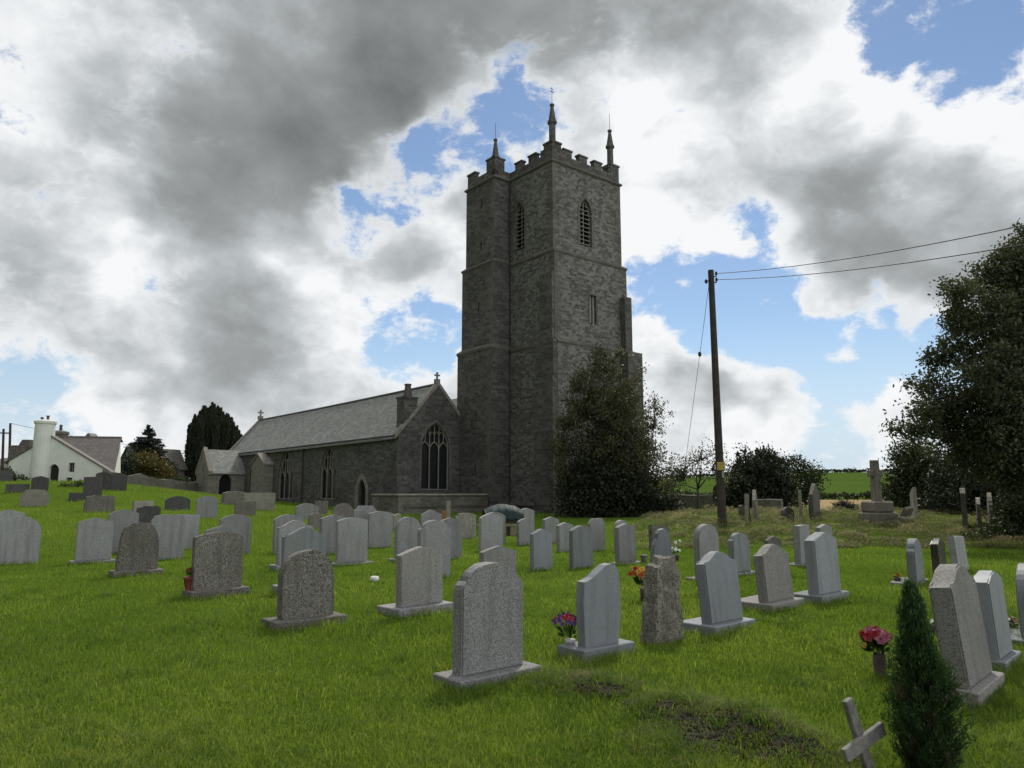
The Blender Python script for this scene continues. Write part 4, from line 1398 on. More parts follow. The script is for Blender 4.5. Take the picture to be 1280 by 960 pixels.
    (1010, 1014, 622, 648, 'flat', 'old_pale', .08, 0, .0, 'slim pale post stone touching the tall pointed slate', dict(group=SG, yaw=30)),
    (1138, 1147, 612, 648, 'slant', 'old_pale', .12, 0, .0, 'pale slate leaning right beside the memorial cross', dict(group=SG, yaw=30, roll=11)),
    (1126, 1139, 634, 652, 'broken', 'old', .16, 0, -.5, 'mossy slab lying back at the foot of the leaning slate', dict(group=SG)),
    (1114, 1120, 613, 634, 'spire', 'old', .1, 0, .0, 'small grey pointed stone behind the memorial cross plinth', dict(group=SG)),
    (1199, 1211, 610, 661, 'broken', 'old', .16, 0, .0, 'ragged mottled tall stone under the big tree, left of two pale ones', dict(group=SG, yaw=20)),
    (1219, 1228, 622, 661, 'arch', 'old_pale', .12, 0, .0, 'pale slim upright stone under the big tree, middle of three', dict(group=SG, yaw=20, roll=1)),
    (1232, 1244, 616, 663, 'round', 'old_pale', .12, 0, .0, 'pale round topped upright stone under the big tree, right of three', dict(group=SG, yaw=20, roll=2)),
]
for i, s_ in enumerate(STONES):
    PIN[(s_[0], s_[2])] = stone(s_)


# the rough monolith: a split block, no base
def rough_monolith():
    gp = at_ground(829, 801)
    Y = gp.y
    Wd, H, th = .50, (802 - 697) * Y / F, .20
    bm = bmesh.new()
    nx, ny, nzn = 9, 6, 16
    bmesh.ops.create_cube(bm, size=1)
    bmesh.ops.subdivide_edges(bm, edges=bm.edges[:], cuts=9, use_grid_fill=True)
    for v in bm.verts:
        t = v.co.z + .5
        w = Wd * (1.08 - .42 * t)
        d = th * (1.15 - .3 * t)
        x = v.co.x * w + .02 * (t - .5)
        zz = t * H
        if t > .9 and v.co.x < -.1: zz -= .10 * min(1, (-v.co.x - .1) * 3)
        p = Vector((x, v.co.y * d, zz - .06))
        q = p * 6
        nv = Vector((noise.noise(q), noise.noise(q + Vector((5, 1, 9))), noise.noise(q + Vector((2, 8, 3)))))
        q2 = p * 19
        nv2 = Vector((noise.noise(q2), noise.noise(q2 + Vector((5, 1, 9))), noise.noise(q2 + Vector((2, 8, 3)))))
        v.co = p + nv * .035 + nv2 * .014
    o = finish('rough_monolith', bm, M['rough'])
    o.location = (gp.x, gp.y, gp.z); o.rotation_euler = (0, 0, YAW + R(2))
    tag(o, 'rough hewn brown granite monolith tapering upward, beside a bunch of orange flowers', 'gravestone')
    return gp


MONO = rough_monolith()

# memorial cross on stepped plinth, on the bank
gp = at_ground(1098, 654)
Yc = gp.y
mc = empty('memorial_cross', gp, 'tall granite wayside cross on a block plinth standing on the bank of cut grass', 'memorial', YAW - R(24))
pxm = Yc / F
bm = bmesh.new()
box(bm, -.52, .52, -.5, .5, -.4, 13 * pxm, None, .05)
finish('lower_plinth', bm, M['old_pale'], mc)
bm = bmesh.new()
box(bm, -.42, .42, -.42, .42, 13 * pxm + .002, 27 * pxm, None, .06)
finish('upper_plinth', bm, M['old_pale'], mc)
bm = bmesh.new()
zb_ = 27 * pxm - .005; zt_ = 77 * pxm
prism(bm, [(-.17, zb_), (.17, zb_), (.125, zt_ - .55), (.125, zt_), (-.125, zt_), (-.125, zt_ - .55)], -.12, .12, None, .02)
box(bm, -.29, -.123, -.105, .105, zt_ - .62, zt_ - .38, None, .02)
box(bm, .123, .29, -.105, .105, zt_ - .62, zt_ - .38, None, .02)
finish('cross_shaft', bm, M['old_pale'], mc)
# fallen ledger leaning on the plinth
gp2 = at_ground(1137, 655)
bm = bmesh.new()
box(bm, -.14, .14, -.5, .55, -.04, .08, Matrix.Rotation(R(20), 4, 'Y') @ Matrix.Rotation(R(8), 4, 'X'), .015)
fs = finish('fallen_slab', bm, M['old_pale'])
fs.location = gp2 + Vector((-.35, .1, .15)); fs.rotation_euler = (R(4), R(26), R(62))
tag(fs, 'narrow fallen slab sloping down from the memorial cross plinth', 'slab')

# wooden grave cross in the foreground, leaning
gp = at_ground(1089, 968)
wc = empty('grave_cross', gp, 'small weathered wooden cross leaning left in the grass beside the cypress', 'cross', YAW - R(9))
Mw = Matrix.Rotation(R(-15), 4, 'Y') @ Matrix.Rotation(R(-6), 4, 'X')
bm = bmesh.new()
box(bm, -.034, .034, -.018, .018, -.1, .44, Mw, .004)
finish('upright', bm, M['wood_grey'], wc)
bm = bmesh.new()
box(bm, -.20, .18, -.050, -.0185, .165, .24, Mw, .004)
finish('cross_arm', bm, M['wood_grey'], wc)


# ------------------------------------------------------------------ pots and flowers
def flower(bm, c, r, d, rng, petals=6, rings=3):
    c = Vector(c); d = Vector(d).normalized()
    a = d.orthogonal().normalized(); b = d.cross(a)
    for k in range(rings):
        rr = r * (1 - k * .28); lift = r * (.1 + .32 * k)
        for i in range(petals):
            t = 2 * PI * (i + .5 * (k % 2)) / petals + rng.uniform(-.2, .2)
            e = a * math.cos(t) + b * math.sin(t); f = d.cross(e)
            p0 = c + d * (lift * .2)
            p1 = c + e * rr * .6 + f * rr * .42 + d * lift
            p2 = c + e * rr * (1.0 + rng.uniform(-.1, .1)) + d * (lift * 1.1 - r * .1)
            p3 = c + e * rr * .6 - f * rr * .42 + d * lift
            vs = [bm.verts.new(p) for p in (p0, p1, p2, p3)]
            bm.faces.new(vs)


def leaf_blade(bm, p, q, w, rng):
    p, q = Vector(p), Vector(q)
    s = (q - p).cross(Vector((rng.uniform(-1, 1), rng.uniform(-1, 1), .6)))
    if s.length < 1e-6: return
    s = s.normalized() * w
    m = p.lerp(q, .5)
    bm.faces.new([bm.verts.new(v) for v in (p, m + s, q, m - s)])


def bouquet(root, c, rad, n, cols, fr, seed, stems_from, leaves=30):
    rng = random.Random(seed)
    bms = {k: bmesh.new() for k in cols}
    lf = bmesh.new()
    for i in range(n):
        t = i * 2.4; rr = rad * math.sqrt((i + .5) / n)
        p = Vector((c[0] + rr * math.cos(t), c[1] + rr * math.sin(t), c[2] + rad * .55 * (1 - (rr / rad) ** 2) + rng.uniform(-.01, .01)))
        d = Vector((rr * math.cos(t), rr * math.sin(t), rad * .6))
        flower(bms[rng.choice(cols)], p, fr * rng.uniform(.8, 1.15), d, rng)
        leaf_blade(lf, stems_from, p, .004, rng)
    for i in range(leaves):
        t = rng.uniform(0, 2 * PI); rr = rad * rng.uniform(.5, 1.15)
        p = Vector((c[0] + rr * math.cos(t), c[1] + rr * math.sin(t), c[2] + rng.uniform(-rad * .9, rad * .25)))
        leaf_blade(lf, Vector(stems_from).lerp(p, .45), p, fr * .4, rng)
    for k, b_ in bms.items():
        finish('flower_heads', b_, M[k], root, uv=False)
    o = finish('flower_leaves', lf, M['leaf_green'], root, uv=False)
    at = o.data.attributes.new('var', 'FLOAT', 'POINT')
    at.data.foreach_set('value', np.repeat(np.random.default_rng(seed).random(len(o.data.vertices) // 4), 4).astype(np.float32))


gp = at_ground(1101, 847)
v1 = empty('flower_vase', gp, 'dark vase of pink and red roses standing on the grass left of the cypress', 'flowers')
bm = bmesh.new(); lathe(bm, [(.055, -.03), (.055, .05), (.05, .06), (.058, .12), (.05, .2), (.052, .21)], n=14)
finish('vase', bm, M['vase'], v1, True)
bouquet(v1, (-.02, 0, .34), .12, 16, ['petal_pink', 'petal_red', 'petal_pink'], .055, 3, (0, 0, .19), 40)
bm = bmesh.new(); flower(bm, (-.15, -.05, .29), .03, (-1, -.4, .3), random.Random(1)); finish('yellow_flower', bm, M['petal_yellow'], v1, uv=False)


def near_stone(key, lx, ly, lz):
    o, (x, y, z, Wd, H, th, yaw) = PIN[key]
    v = Matrix.Rotation(yaw, 4, 'Z') @ Vector((lx(Wd), ly(th), lz))
    return Vector((x, y, z)) + v


p = near_stone((720, 705), lambda w: -w * .5 + .02, lambda t: t / 2 + .14, .12)
p = Vector((at_y(712, 800, p.y + .12).x, p.y + .05, p.z))
v2 = empty('flower_vase', p, 'bunch of purple and red flowers on the base of the wavy topped headstone', 'flowers')
bm = bmesh.new(); lathe(bm, [(.05, 0), (.055, .02), (.055, .035), (.03, .04)], n=12); finish('vase', bm, M['white_pot'], v2, True)
bouquet(v2, (-.04, 0, .20), .14, 34, ['petal_purple', 'petal_purple', 'petal_purple', 'petal_red'], .032, 5, (0, 0, .035), 26)
gp = at_ground(806, 752)
v3 = empty('flower_vase', Vector((gp.x, gp.y, gp.z)), 'bunch of orange and yellow flowers behind the rough monolith', 'flowers')
bm = bmesh.new(); lathe(bm, [(.06, -.03), (.07, .15), (.075, .2), (.065, .2)], n=12); finish('vase', bm, M['vase'], v3, True)
bouquet(v3, (-.05, 0, .40), .15, 18, ['petal_orange', 'petal_orange', 'petal_red', 'petal_yellow'], .065, 8, (0, 0, .2), 24)
gp = at_ground(805, 704)
bm = bmesh.new(); lathe(bm, [(.07, -.03), (.07, .1), (.08, .15), (.1, .17), (.1, .19), (.07, .19)], n=12)
o = finish('small_vase', bm, M['old_pale'], smooth=True); o.location = gp
tag(o, 'small pale stone vase on the grass left of the rustic boulder headstone', 'vase')
gp = at_ground(844, 700)
v4 = empty('flower_pot', gp, 'white lilies in a low pot right of the rustic boulder headstone', 'flowers')
bm = bmesh.new(); lathe(bm, [(.09, -.03), (.1, .1), (.11, .12), (.08, .12)], n=12); finish('pot', bm, M['dark'], v4, True)
bouquet(v4, (0, 0, .22), .12, 7, ['petal_white'], .05, 12, (0, 0, .1), 14)
bm = bmesh.new(); flower(bm, (.02, 0, .42), .05, (-.3, -1, .5), random.Random(4)); flower(bm, (.13, 0, .46), .04, (.3, -1, .5), random.Random(6))
leaf_blade(bm, (0, 0, .12), (.02, 0, .42), .008, random.Random(2)); finish('tall_lilies', bm, M['petal_white'], v4, uv=False)
gp = at_ground(237, 746)
p = near_stone((240, 665), lambda w: -w * .5 - .005, lambda t: t / 2 + .04, .10)
v5 = empty('flower_pot', Vector((at_y(236, 740, p.y).x, p.y, p.z)), 'terracotta pot with dry dark red plant beside the coarse brown granite headstone', 'flowers')
bm = bmesh.new(); lathe(bm, [(.05, -.1), (.055, .0), (.09, .17), (.1, .18), (.1, .21), (.08, .21)], n=14); finish('pot', bm, M['terracotta'], v5, True)
bouquet(v5, (.02, 0, .29), .08, 10, ['terracotta'], .035, 15, (0, 0, .2), 26)
gp = at_ground(468, 727)
bm = bmesh.new(); lathe(bm, [(.05, -.02), (.085, .03), (.09, .06), (.07, .09), (.045, .10), (.04, .07)], n=14)
o = finish('round_vase', bm, M['white_pot'], smooth=True); o.location = gp
tag(o, 'small round white vase alone on the grass left of the black flecked headstone', 'vase')
# flowers by the right-hand stones
for (px, py, cols, lab, seed) in ((1170, 792, ['petal_white'], 'white flowers between the cypress and the tall leaning headstone', 21),
                                  (1122, 729, ['petal_orange', 'petal_yellow'], 'small orange flowers on the base of the narrow blue shoulder stone', 22),
                                  (1266, 790, ['petal_white', 'petal_pink'], 'pale flowers beside the base of the stone at the right edge', 24)):
    gp = at_ground(px, py)
    v = empty('flower_pot', gp, lab, 'flowers')
    bm = bmesh.new(); lathe(bm, [(.05, -.03), (.06, .08), (.065, .1), (.05, .1)], n=12); finish('pot', bm, M['vase'], v, True)
    bouquet(v, (0, 0, .13), .055, 7, cols, .026, seed, (0, 0, .09), 10)

# short wooden marker before the low wall
gp = at_ground(560, 654)
mk = empty('grave_marker', gp, 'pale wooden marker post before the low wall', 'marker', YAW)
bm = bmesh.new(); box(bm, -.12, .12, -.05, .05, -.1, 1.1, None, .01); finish('post', bm, M['timber_pale'], mk)
bm = bmesh.new(); box(bm, -.42, -.125, -.04, .04, .1, .6, None, .01); finish('orange_board', bm, plain('varnished_board', (.22, .12, .035), .6, 12, .3), mk)


# tarpaulin covered cart by the tower
gp = at_ground(628, 668)
Yt = gp.y
ct = empty('covered_cart', gp, 'green tarpaulin stretched over a timber cart frame against the foot of the tower', 'cart', R(8))
pm_ = Yt / F
wT, z0T, z1T = 46 * pm_, 20 * pm_, 37 * pm_
bm = bmesh.new()
n, m_ = 36, 14
def tarp_pt(u, t, lift=0.):
    a = PI * t
    x = (u - .5) * wT
    hump = 1 - .45 * abs(2 * u - 1) ** 3
    y = -math.cos(a) * (.78 + lift)
    z = z0T + (z1T - z0T + lift) * max(0, math.sin(a)) ** .7 * hump * (.97 + .03 * math.sin(u * 13 + t * 4)) - .06 * (1 - math.sin(a)) * abs(math.sin(u * 16))
    return (x, y, z)


vv = [[bm.verts.new(tarp_pt(i / n, j / m_)) for j in range(m_ + 1)] for i in range(n + 1)]
for i in range(n):
    for j in range(m_):
        bm.faces.new((vv[i][j], vv[i + 1][j], vv[i + 1][j + 1], vv[i][j + 1]))
for e in (0, n):
    bm.faces.new(vv[e] if e else vv[e][::-1])
tp = finish('tarpaulin', bm, M['tarp'], ct, True)
for uu in (.56, .76):
    bm = bmesh.new()
    r0_ = [bm.verts.new(tarp_pt(uu, j / 14, .012)) for j in range(15)]
    r1_ = [bm.verts.new(tarp_pt(uu + .035, j / 14, .012)) for j in range(15)]
    for j in range(14): bm.faces.new((r0_[j], r1_[j], r1_[j + 1], r0_[j + 1]))
    finish('strap', bm, M['wire'], ct)
bm = bmesh.new(); box(bm, -wT * .45, wT * .45, -.55, .6, z0T * .70, z0T * .99, None, .02); finish('cart_bed', bm, M['dark'], ct)
bm = bmesh.new(); box(bm, -wT * .72, wT * .46, -.7, -.56, z0T * .52, z0T * .66, None, .01); finish('plank', bm, M['timber_pale'], ct)
for sx in (-.4, .22):
    for sy in (-.6, .45):
        bm = bmesh.new(); box(bm, wT * sx - .1, wT * sx + .1, sy - .06, sy + .1, -.15, z0T * .52, None, .01); finish('leg', bm, M['timber_pale'], ct)


# ------------------------------------------------------------------ telegraph pole and cables
gp = at_ground(903, 657)
Yp = gp.y
tp_ = at_y(888.5, 338, Yp + .2)
pl = empty('telegraph_pole', gp, 'tall dark wooden telegraph pole leaning slightly left on the bank', 'pole')
tv = tp_ - gp
bm = bmesh.new()
tube(bm, [tv * t for t in (-.03, 0, .25, .5, .75, 1)], [5.8 * Yp / F, 5.6 * Yp / F, 5.0 * Yp / F, 4.5 * Yp / F, 4.1 * Yp / F, 3.8 * Yp / F], 14)
finish('post', bm, M['pole_wood'], pl, False)
fr = lambda py: (657 - py) / (657 - 338)
for nm, pa, pb, xa, xb, mt in (('warning_plate', 591, 581, -.14, .14, 'plate_yellow'), ('conduit', 600, 592, .02, .09, 'plate_grey')):
    c0_ = tv * fr(pa); c1_ = tv * fr(pb); rr_ = 5.4 * Yp / F
    bm = bmesh.new()
    box(bm, c0_.x + xa, c0_.x + xb, c0_.y - rr_ - .03, c0_.y - rr_ + .03, c0_.z, c1_.z, None, .004)
    finish(nm, bm, M[mt], pl)
ends = []
for py, dx in ((346, .2), (354, .2)):
    bm = bmesh.new()
    c = tv * fr(py)
    tube(bm, [c, c + Vector((dx, 0, 0)), c + Vector((dx, 0, .06))], .022, 6)
    lathe(bm, [(.02, 0), (.05, .03), (.05, .07), (.03, .09), (.05, .11), (.03, .15)], c + Vector((dx, 0, .04)), 8)
    finish('insulator', bm, M['iron'], pl)
    ends.append(gp + c + Vector((dx, 0, .12)))
bm = bmesh.new(); c = tv * fr(352); lathe(bm, [(.03, 0), (.06, .05), (.06, .12), (.03, .16)], c + Vector((-.2, 0, -.1)), 8); tube(bm, [c, c + Vector((-.2, 0, 0))], .02, 6)
finish('insulator', bm, M['iron'], pl)


def cable(name, a, b, sag, rad, label, n=24):
    bm = bmesh.new()
    pts = [a.lerp(b, i / n) - Vector((0, 0, sag * 4 * (i / n) * (1 - i / n))) for i in range(n + 1)]
    tube(bm, pts, rad, 5)
    o = finish(name, bm, M['wire'], uv=False)
    tag(o, label, 'cable')
    return o


e1 = at_y(1420, 250, 14.0); e2 = at_y(1420, 280, 14.0)
cable('overhead_cable', ends[0], e1, .25, .013, 'upper overhead cable running from the telegraph pole to the right edge')
cable('overhead_cable', ends[1], e2, .25, .013, 'lower overhead cable running from the telegraph pole into the big tree')
ga = gp + tv * fr(350) + Vector((-.06, 0, 0)); gb = at_y(853, 606, Yp + 6)
cable('guy_wire', ga, gb, .03, .009, 'thin guy wire slanting down left from the top of the telegraph pole')
gm = ga.lerp(gb, .33)
bm = bmesh.new(); lathe(bm, [(.03, -.1), (.07, -.05), (.07, .05), (.03, .1)], n=8)
o = finish('guy_insulator', bm, M['iron']); o.location = gm
tag(o, 'dark egg insulator hanging on the guy wire left of the telegraph pole', 'insulator')

# H-pole on the left, behind the cottage
Yh = 92
hp = empty('transformer_pole', Vector((at_y(8, 590, Yh).x, Yh, gz(at_y(8, 590, Yh).x, Yh))), 'pair of dark utility poles joined by a crossbar left of the white cottage', 'pole')
for px, pt in ((3.5, 536), (12, 529)):
    a = at_y(px - 1.0, 600, Yh) - hp.location; b = at_y(px + 1, pt, Yh) - hp.location
    bm = bmesh.new(); tube(bm, [a, b], [.17, .13], 8); finish('post', bm, M['pole_wood'], hp)
a = at_y(-4, 541, Yh) - hp.location; b = at_y(13, 541.5, Yh) - hp.location
bm = bmesh.new(); tube(bm, [a, b], .09, 6); finish('crossbar', bm, M['pole_wood'], hp)
cable('overhead_cable', at_y(13, 529, Yh), at_y(330, 568, 112), 1.0, .025, 'long overhead cable running from the left poles behind the cottage chimney')


# ------------------------------------------------------------------ white cottage and other roofs on the left
Yw = 70.0
cb = at_y(75, 606, Yw)
cot = empty('white_cottage', Vector((cb.x, Yw, gz(cb.x, Yw))), 'white limewashed cottage with big rounded chimney and mossy slate roof', 'house')
co = cot.location


def lp(px, py, Y): return at_y(px, py, Y) - co


bm = bmesh.new()
zbase = -2.0
pts = []
for px, py in ((11, 577), (64, 546), (137, 590)):
    q = lp(px, py, Yw); pts.append((q.x, q.z))
poly = [(pts[0][0], zbase), (pts[2][0], zbase), pts[2], pts[1], pts[0]]
pw = lambda px, py: ((lp(px, py, Yw)).x, (lp(px, py, Yw)).z)
dcx, _ = pw(67, 590); dw = (pw(73.5, 590)[0] - pw(60.5, 590)[0]) / 2
hd = arch(dcx, dw, pw(63, 607)[1], pw(63, 588)[1], .62)
wn = lambda a, b, c, d: rect(pw(a, 590)[0], pw(b, 590)[0], pw(85, d)[1], pw(85, c)[1])
h1, h2 = wn(85, 92.5, 578.5, 590), wn(83.5, 91, 597, 606)
facade(bm, (0, 0, 0), PX, poly, [hd, h1, h2], .3)
dep = .7
facade(bm, (pts[2][0], 0, 0), PY, rect(0, dep, zbase, pts[2][1]))
facade(bm, (pts[0][0], dep, 0), -PY, rect(0, dep, zbase, pts[0][1]))
cw = finish('wall', bm, M['limewash'], cot)
for h, nm, mt in ((hd, 'door', 'door'), (h1, 'window', 'glass'), (h2, 'window', 'glass')):
    bm = bmesh.new(); flat_poly(bm, (0, 0, 0), PX, h, -.28)
    fo = finish(nm, bm, M[mt], cot)
    if nm == 'window':
        bm = bmesh.new()
        ua, ub, za, zb2 = h[0][0], h[1][0], h[0][1], h[2][1]
        for k_ in range(1, 3):
            zc_ = za + (zb2 - za) * k_ / 3
            box(bm, ua, ub, .2, .24, zc_ - .02, zc_ + .02)
        box(bm, (ua + ub) / 2 - .02, (ua + ub) / 2 + .02, .195, .245, za, zb2)
        finish('glazing_bar', bm, M['wood_grey'], fo)
# near gable roof
bm = bmesh.new()
for (a, b) in ((pts[0], pts[1]), (pts[2], pts[1])):
    o_ = .35 * (1 if a[0] > b[0] else -1)
    sl_ = (b[1] - a[1]) / (b[0] - a[0])
    a2 = (a[0] + o_, a[1] + sl_ * o_)
    P4 = [(a2[0], -.15, a2[1] + .02), (b[0], -.15, b[1] + .02), (b[0], dep, b[1] + .02), (a2[0], dep, a2[1] + .02)]
    lo = [bm.verts.new(q) for q in P4]; hi = [bm.verts.new((q[0], q[1], q[2] + .14)) for q in P4]
    bm.faces.new(lo); bm.faces.new(hi[::-1])
    for i in range(4): bm.faces.new((lo[i], lo[(i + 1) % 4], hi[(i + 1) % 4], hi[i]))
bmesh.ops.recalc_face_normals(bm, faces=bm.faces)
finish('gable_roof', bm, M['slate_dark'], cot)
# rear wing: ridge parallel to the view
Yr = Yw + 6.0
r0, r1 = lp(70, 548, Yr), lp(151.5, 549, Yr)
e0, e1_ = lp(70, 593, Yw + .8), lp(142.5, 593, Yw + .8)
bm = bmesh.new()
P4 = [e0, e1_, r1, r0]
lo = [bm.verts.new(q) for q in P4]; hi = [bm.verts.new(q + Vector((0, -.08, .15))) for q in P4]
bm.faces.new(lo); bm.faces.new(hi)
for i in range(4): bm.faces.new((lo[i], lo[(i + 1) % 4], hi[(i + 1) % 4], hi[i]))
bk = [r0, r1, Vector((r1.x, r1.y + .5, r1.z - .4)), Vector((r0.x, r0.y + .5, r0.z - .4))]
bm.faces.new([bm.verts.new(q + Vector((0, 0, .1))) for q in bk])
bmesh.ops.recalc_face_normals(bm, faces=bm.faces)
wr_ = finish('wing_roof', bm, M['slate_dark'], cot)
bm = bmesh.new(); tube(bm, [r0 + Vector((0, 0, .12)), r1 + Vector((0, 0, .12))], .15, 8); finish('ridge_tiles', bm, M['ridge'], wr_)
bm = bmesh.new()
ew = [Vector((e1_.x - .25, e1_.y + .25, zbase)), Vector((r1.x - .15, r1.y + .3, zbase)), Vector((r1.x - .15, r1.y + .3, e1_.z)), Vector((r1.x - .1, r1.y, r1.z - .05)), Vector((e1_.x - .25, e1_.y + .25, e1_.z - .05))]
bm.faces.new([bm.verts.new(q) for q in ew])
fw = [Vector((e0.x, e0.y + .25, zbase)), Vector((e1_.x - .25, e1_.y + .25, zbase)), Vector((e1_.x - .25, e1_.y + .25, e1_.z)), Vector((e0.x, e0.y + .25, e0.z))]
bm.faces.new([bm.verts.new(q) for q in fw])
finish('wing_wall', bm, M['limewash'], cot)
bm = bmesh.new()
q0, q1 = lp(142.6, 592.5, Yw + 1.2), lp(150.8, 555, Yw + 5.8)
q2 = lp(150.6, 592.5, Yw + 5.8)
vs = [bm.verts.new(v) for v in (q0, q2, q1)]; vs2 = [bm.verts.new(v + Vector((-.1, .15, 0))) for v in (q0, q2, q1)]
bm.faces.new(vs); bm.faces.new(vs2[::-1])
for i in range(3): bm.faces.new((vs[i], vs[(i + 1) % 3], vs2[(i + 1) % 3], vs2[i]))
bmesh.ops.recalc_face_normals(bm, faces=bm.faces)
finish('wing_gable', bm, M['limewash'], cot)
# round-capped chimney stack rising up the gable
bm = bmesh.new()
ca, cbx = lp(51.5, 600, Yw - .5), lp(51.5, 529, Yw - .5)
wb, wt = 11.8 * Yw / F, 11.2 * Yw / F
prof = [(wb, -1.5), (wb * .98, (cbx.z) * .5), (wt, cbx.z)]
lathe(bm, [(wb / 1.0, -1.5), (wb * .97, cbx.z * .55), (wt, cbx.z - .05), (wt * 1.12, cbx.z), (wt * 1.14, cbx.z + .22), (wt * .8, cbx.z + .36)], (cbx.x, .15, 0), 20)
ck = finish('chimney', bm, M['limewash'], cot, False)
for px, pt in ((49.5, 521), (57, 519)):
    q = lp(px, pt, Yw - .3)
    bm = bmesh.new(); lathe(bm, [(.13, cbx.z + .3), (.11, q.z - .15), (.14, q.z - .1), (.14, q.z)], (q.x, .1, 0), 10)
    finish('chimney_pot', bm, M['chimney_pot'], ck)
bm = bmesh.new()
q = lp(74, 540, Yr + .5)
lathe(bm, [(.85, q.z - 1.2), (.82, q.z - .3), (.95, q.z - .25), (.95, q.z), (.6, q.z + .12)], (q.x, q.y, 0), 16)
ck2 = finish('chimney', bm, M['wall_stone'], cot)
bm = bmesh.new(); q2 = lp(76.5, 531, Yr + .5); lathe(bm, [(.16, q.z + .05), (.13, q2.z - .1), (.15, q2.z)], (q2.x, q2.y, 0), 10); finish('chimney_pot', bm, M['chimney_pot'], ck2)
bm = bmesh.new()
q = lp(110, 541, Yr + 1); q3, q4 = lp(103, 549, Yr + 1), lp(117, 549, Yr + 1)
prism(bm, [(q3.x, q3.z - .3), (q4.x, q4.z - .3), (q4.x, q4.z), (q.x, q.z), (q3.x, q3.z)], Yr + 1 - Yw, Yr + 2.5 - Yw)
finish('roof_dormer', bm, M['slate_dark'], cot)
for (a, b, c, d, Yd) in ((16, 30, 557, 575, Yw + 5.5), (29, 40, 550, 570, Yw + 6.5)):
    qa, qb = lp(a, c, Yd), lp(b, d, Yd)
    bm = bmesh.new()
    prism(bm, [(qa.x, qb.z), (qb.x, qb.z), (qb.x, qa.z), (qa.x + .3, qa.z), (qa.x, qa.z - .5)], Yd - Yw - .6, Yd - Yw + .6)
    finish('rear_chimney_stack', bm, M['slate_dark'], cot)


def simple_house(name, label, px0, px1, pye, pyr, Y, wall, roofm, depth=6, rz=0., below=3.0, gable_front=False):
    c = at_y((px0 + px1) / 2, pye, Y)
    r_ = empty(name, Vector((c.x, Y, gz(c.x, Y))), label, 'house', rz)
    w = (px1 - px0) * Y / F / 2
    ze = c.z - r_.location.z; zr = at_y(px0, pyr, Y).z - r_.location.z
    bm = bmesh.new()
    if gable_front:
        facade(bm, (-w, 0, 0), PX, [(0, -below), (2 * w, -below), (2 * w, ze), (w, zr), (0, ze)])
        facade(bm, (w, 0, 0), PY, rect(0, depth, -below, ze)); facade(bm, (-w, depth, 0), -PY, rect(0, depth, -below, ze))
        facade(bm, (w, depth, 0), -PX, [(0, -below), (2 * w, -below), (2 * w, ze), (w, zr), (0, ze)])
        finish('wall', bm, M[wall], r_)
        roof('roof', -w, w, 0, depth, ze, zr, M[roofm], r_, .3, .12, .2, .02)
    else:
        Rm = Matrix.Rotation(PI / 2, 4, 'Z')
        sub = bmesh.new()
        facade(bm, (-w, 0, 0), PX, rect(0, 2 * w, -below, ze)); facade(bm, (w, depth, 0), -PX, rect(0, 2 * w, -below, ze))
        for xx, uu, sg in ((w, PY, 1), (-w, -PY, -1)):
            facade(bm, (xx, 0 if sg > 0 else depth, 0), uu, [(0, -below), (depth, -below), (depth, ze), (depth / 2, zr), (0, ze)])
        finish('wall', bm, M[wall], r_)
        sub.free()
        bm = bmesh.new()
        for y0_, y1_ in ((-.3, depth / 2), (depth + .3, depth / 2)):
            sl_ = (zr - ze) / (depth / 2)
            za = ze - .3 * sl_
            P4 = [(-w - .2, y0_, za), (w + .2, y0_, za), (w + .2, y1_, zr), (-w - .2, y1_, zr)]
            lo = [bm.verts.new(q) for q in P4]; hi = [bm.verts.new((q[0], q[1], q[2] + .13)) for q in P4]
            bm.faces.new(lo); bm.faces.new(hi[::-1])
            for i in range(4): bm.faces.new((lo[i], lo[(i + 1) % 4], hi[(i + 1) % 4], hi[i]))
        bmesh.ops.recalc_face_normals(bm, faces=bm.faces)
        finish('roof', bm, M[roofm], r_)
    return r_


h = simple_house('stone_house', 'dark gabled house partly hidden behind the conifer right of the white cottage', 146, 170, 580, 559, 88, 'wall_stone', 'slate_dark', 8, R(-20), gable_front=True)
bm = bmesh.new(); box(bm, -1.0, -.2, 3, 3.8, h.children[0].bound_box[1][2] - .8, h.children[0].bound_box[1][2] + .9); finish('chimney', bm, M['wall_stone'], h)
simple_house('village_house', 'grey slate roofed village house low behind the churchyard wall left of the yew', 193, 236, 606, 589, 118, 'wall_stone', 'slate', 9, R(6))
simple_house('village_house', 'dark roof and chimney of a house at the far left behind the poles', -16, 12, 592, 572, 96, 'limewash', 'slate_dark', 8, R(10))

# churchyard walls
def wall_along(name, label, pts, h, th=.45, rag=.12):
    """rubble wall following the ground between world points"""
    bm = bmesh.new()
    P2 = []
    for a, b in zip(pts, pts[1:]):
        n_ = max(2, int((Vector(b) - Vector(a)).length / .8))
        for i in range(n_): P2.append(Vector(a).lerp(Vector(b), i / n_))
    P2.append(Vector(pts[-1]))
    prev = None
    for i, p in enumerate(P2):
        d = (P2[min(i + 1, len(P2) - 1)] - P2[max(i - 1, 0)]).normalized()
        n_ = Vector((-d.y, d.x)) * th / 2
        z = gz(p.x, p.y); hh = h + rag * noise.noise((p.x * .9, p.y * .9, 3))
        cur = [bm.verts.new((p.x + n_.x * s, p.y + n_.y * s, zz)) for s, zz in ((-1, z - .4), (-1, z + hh), (1, z + hh + .03), (1, z - .4))]
        if prev:
            for k in range(3): bm.faces.new((prev[k], prev[k + 1], cur[k + 1], cur[k]))
        else: bm.faces.new(cur)
        prev = cur
    bm.faces.new(prev[::-1])
    bmesh.ops.recalc_face_normals(bm, faces=bm.faces)
    o = finish(name, bm, M['wall_stone'])
    tag(o, label, 'wall')
    return o


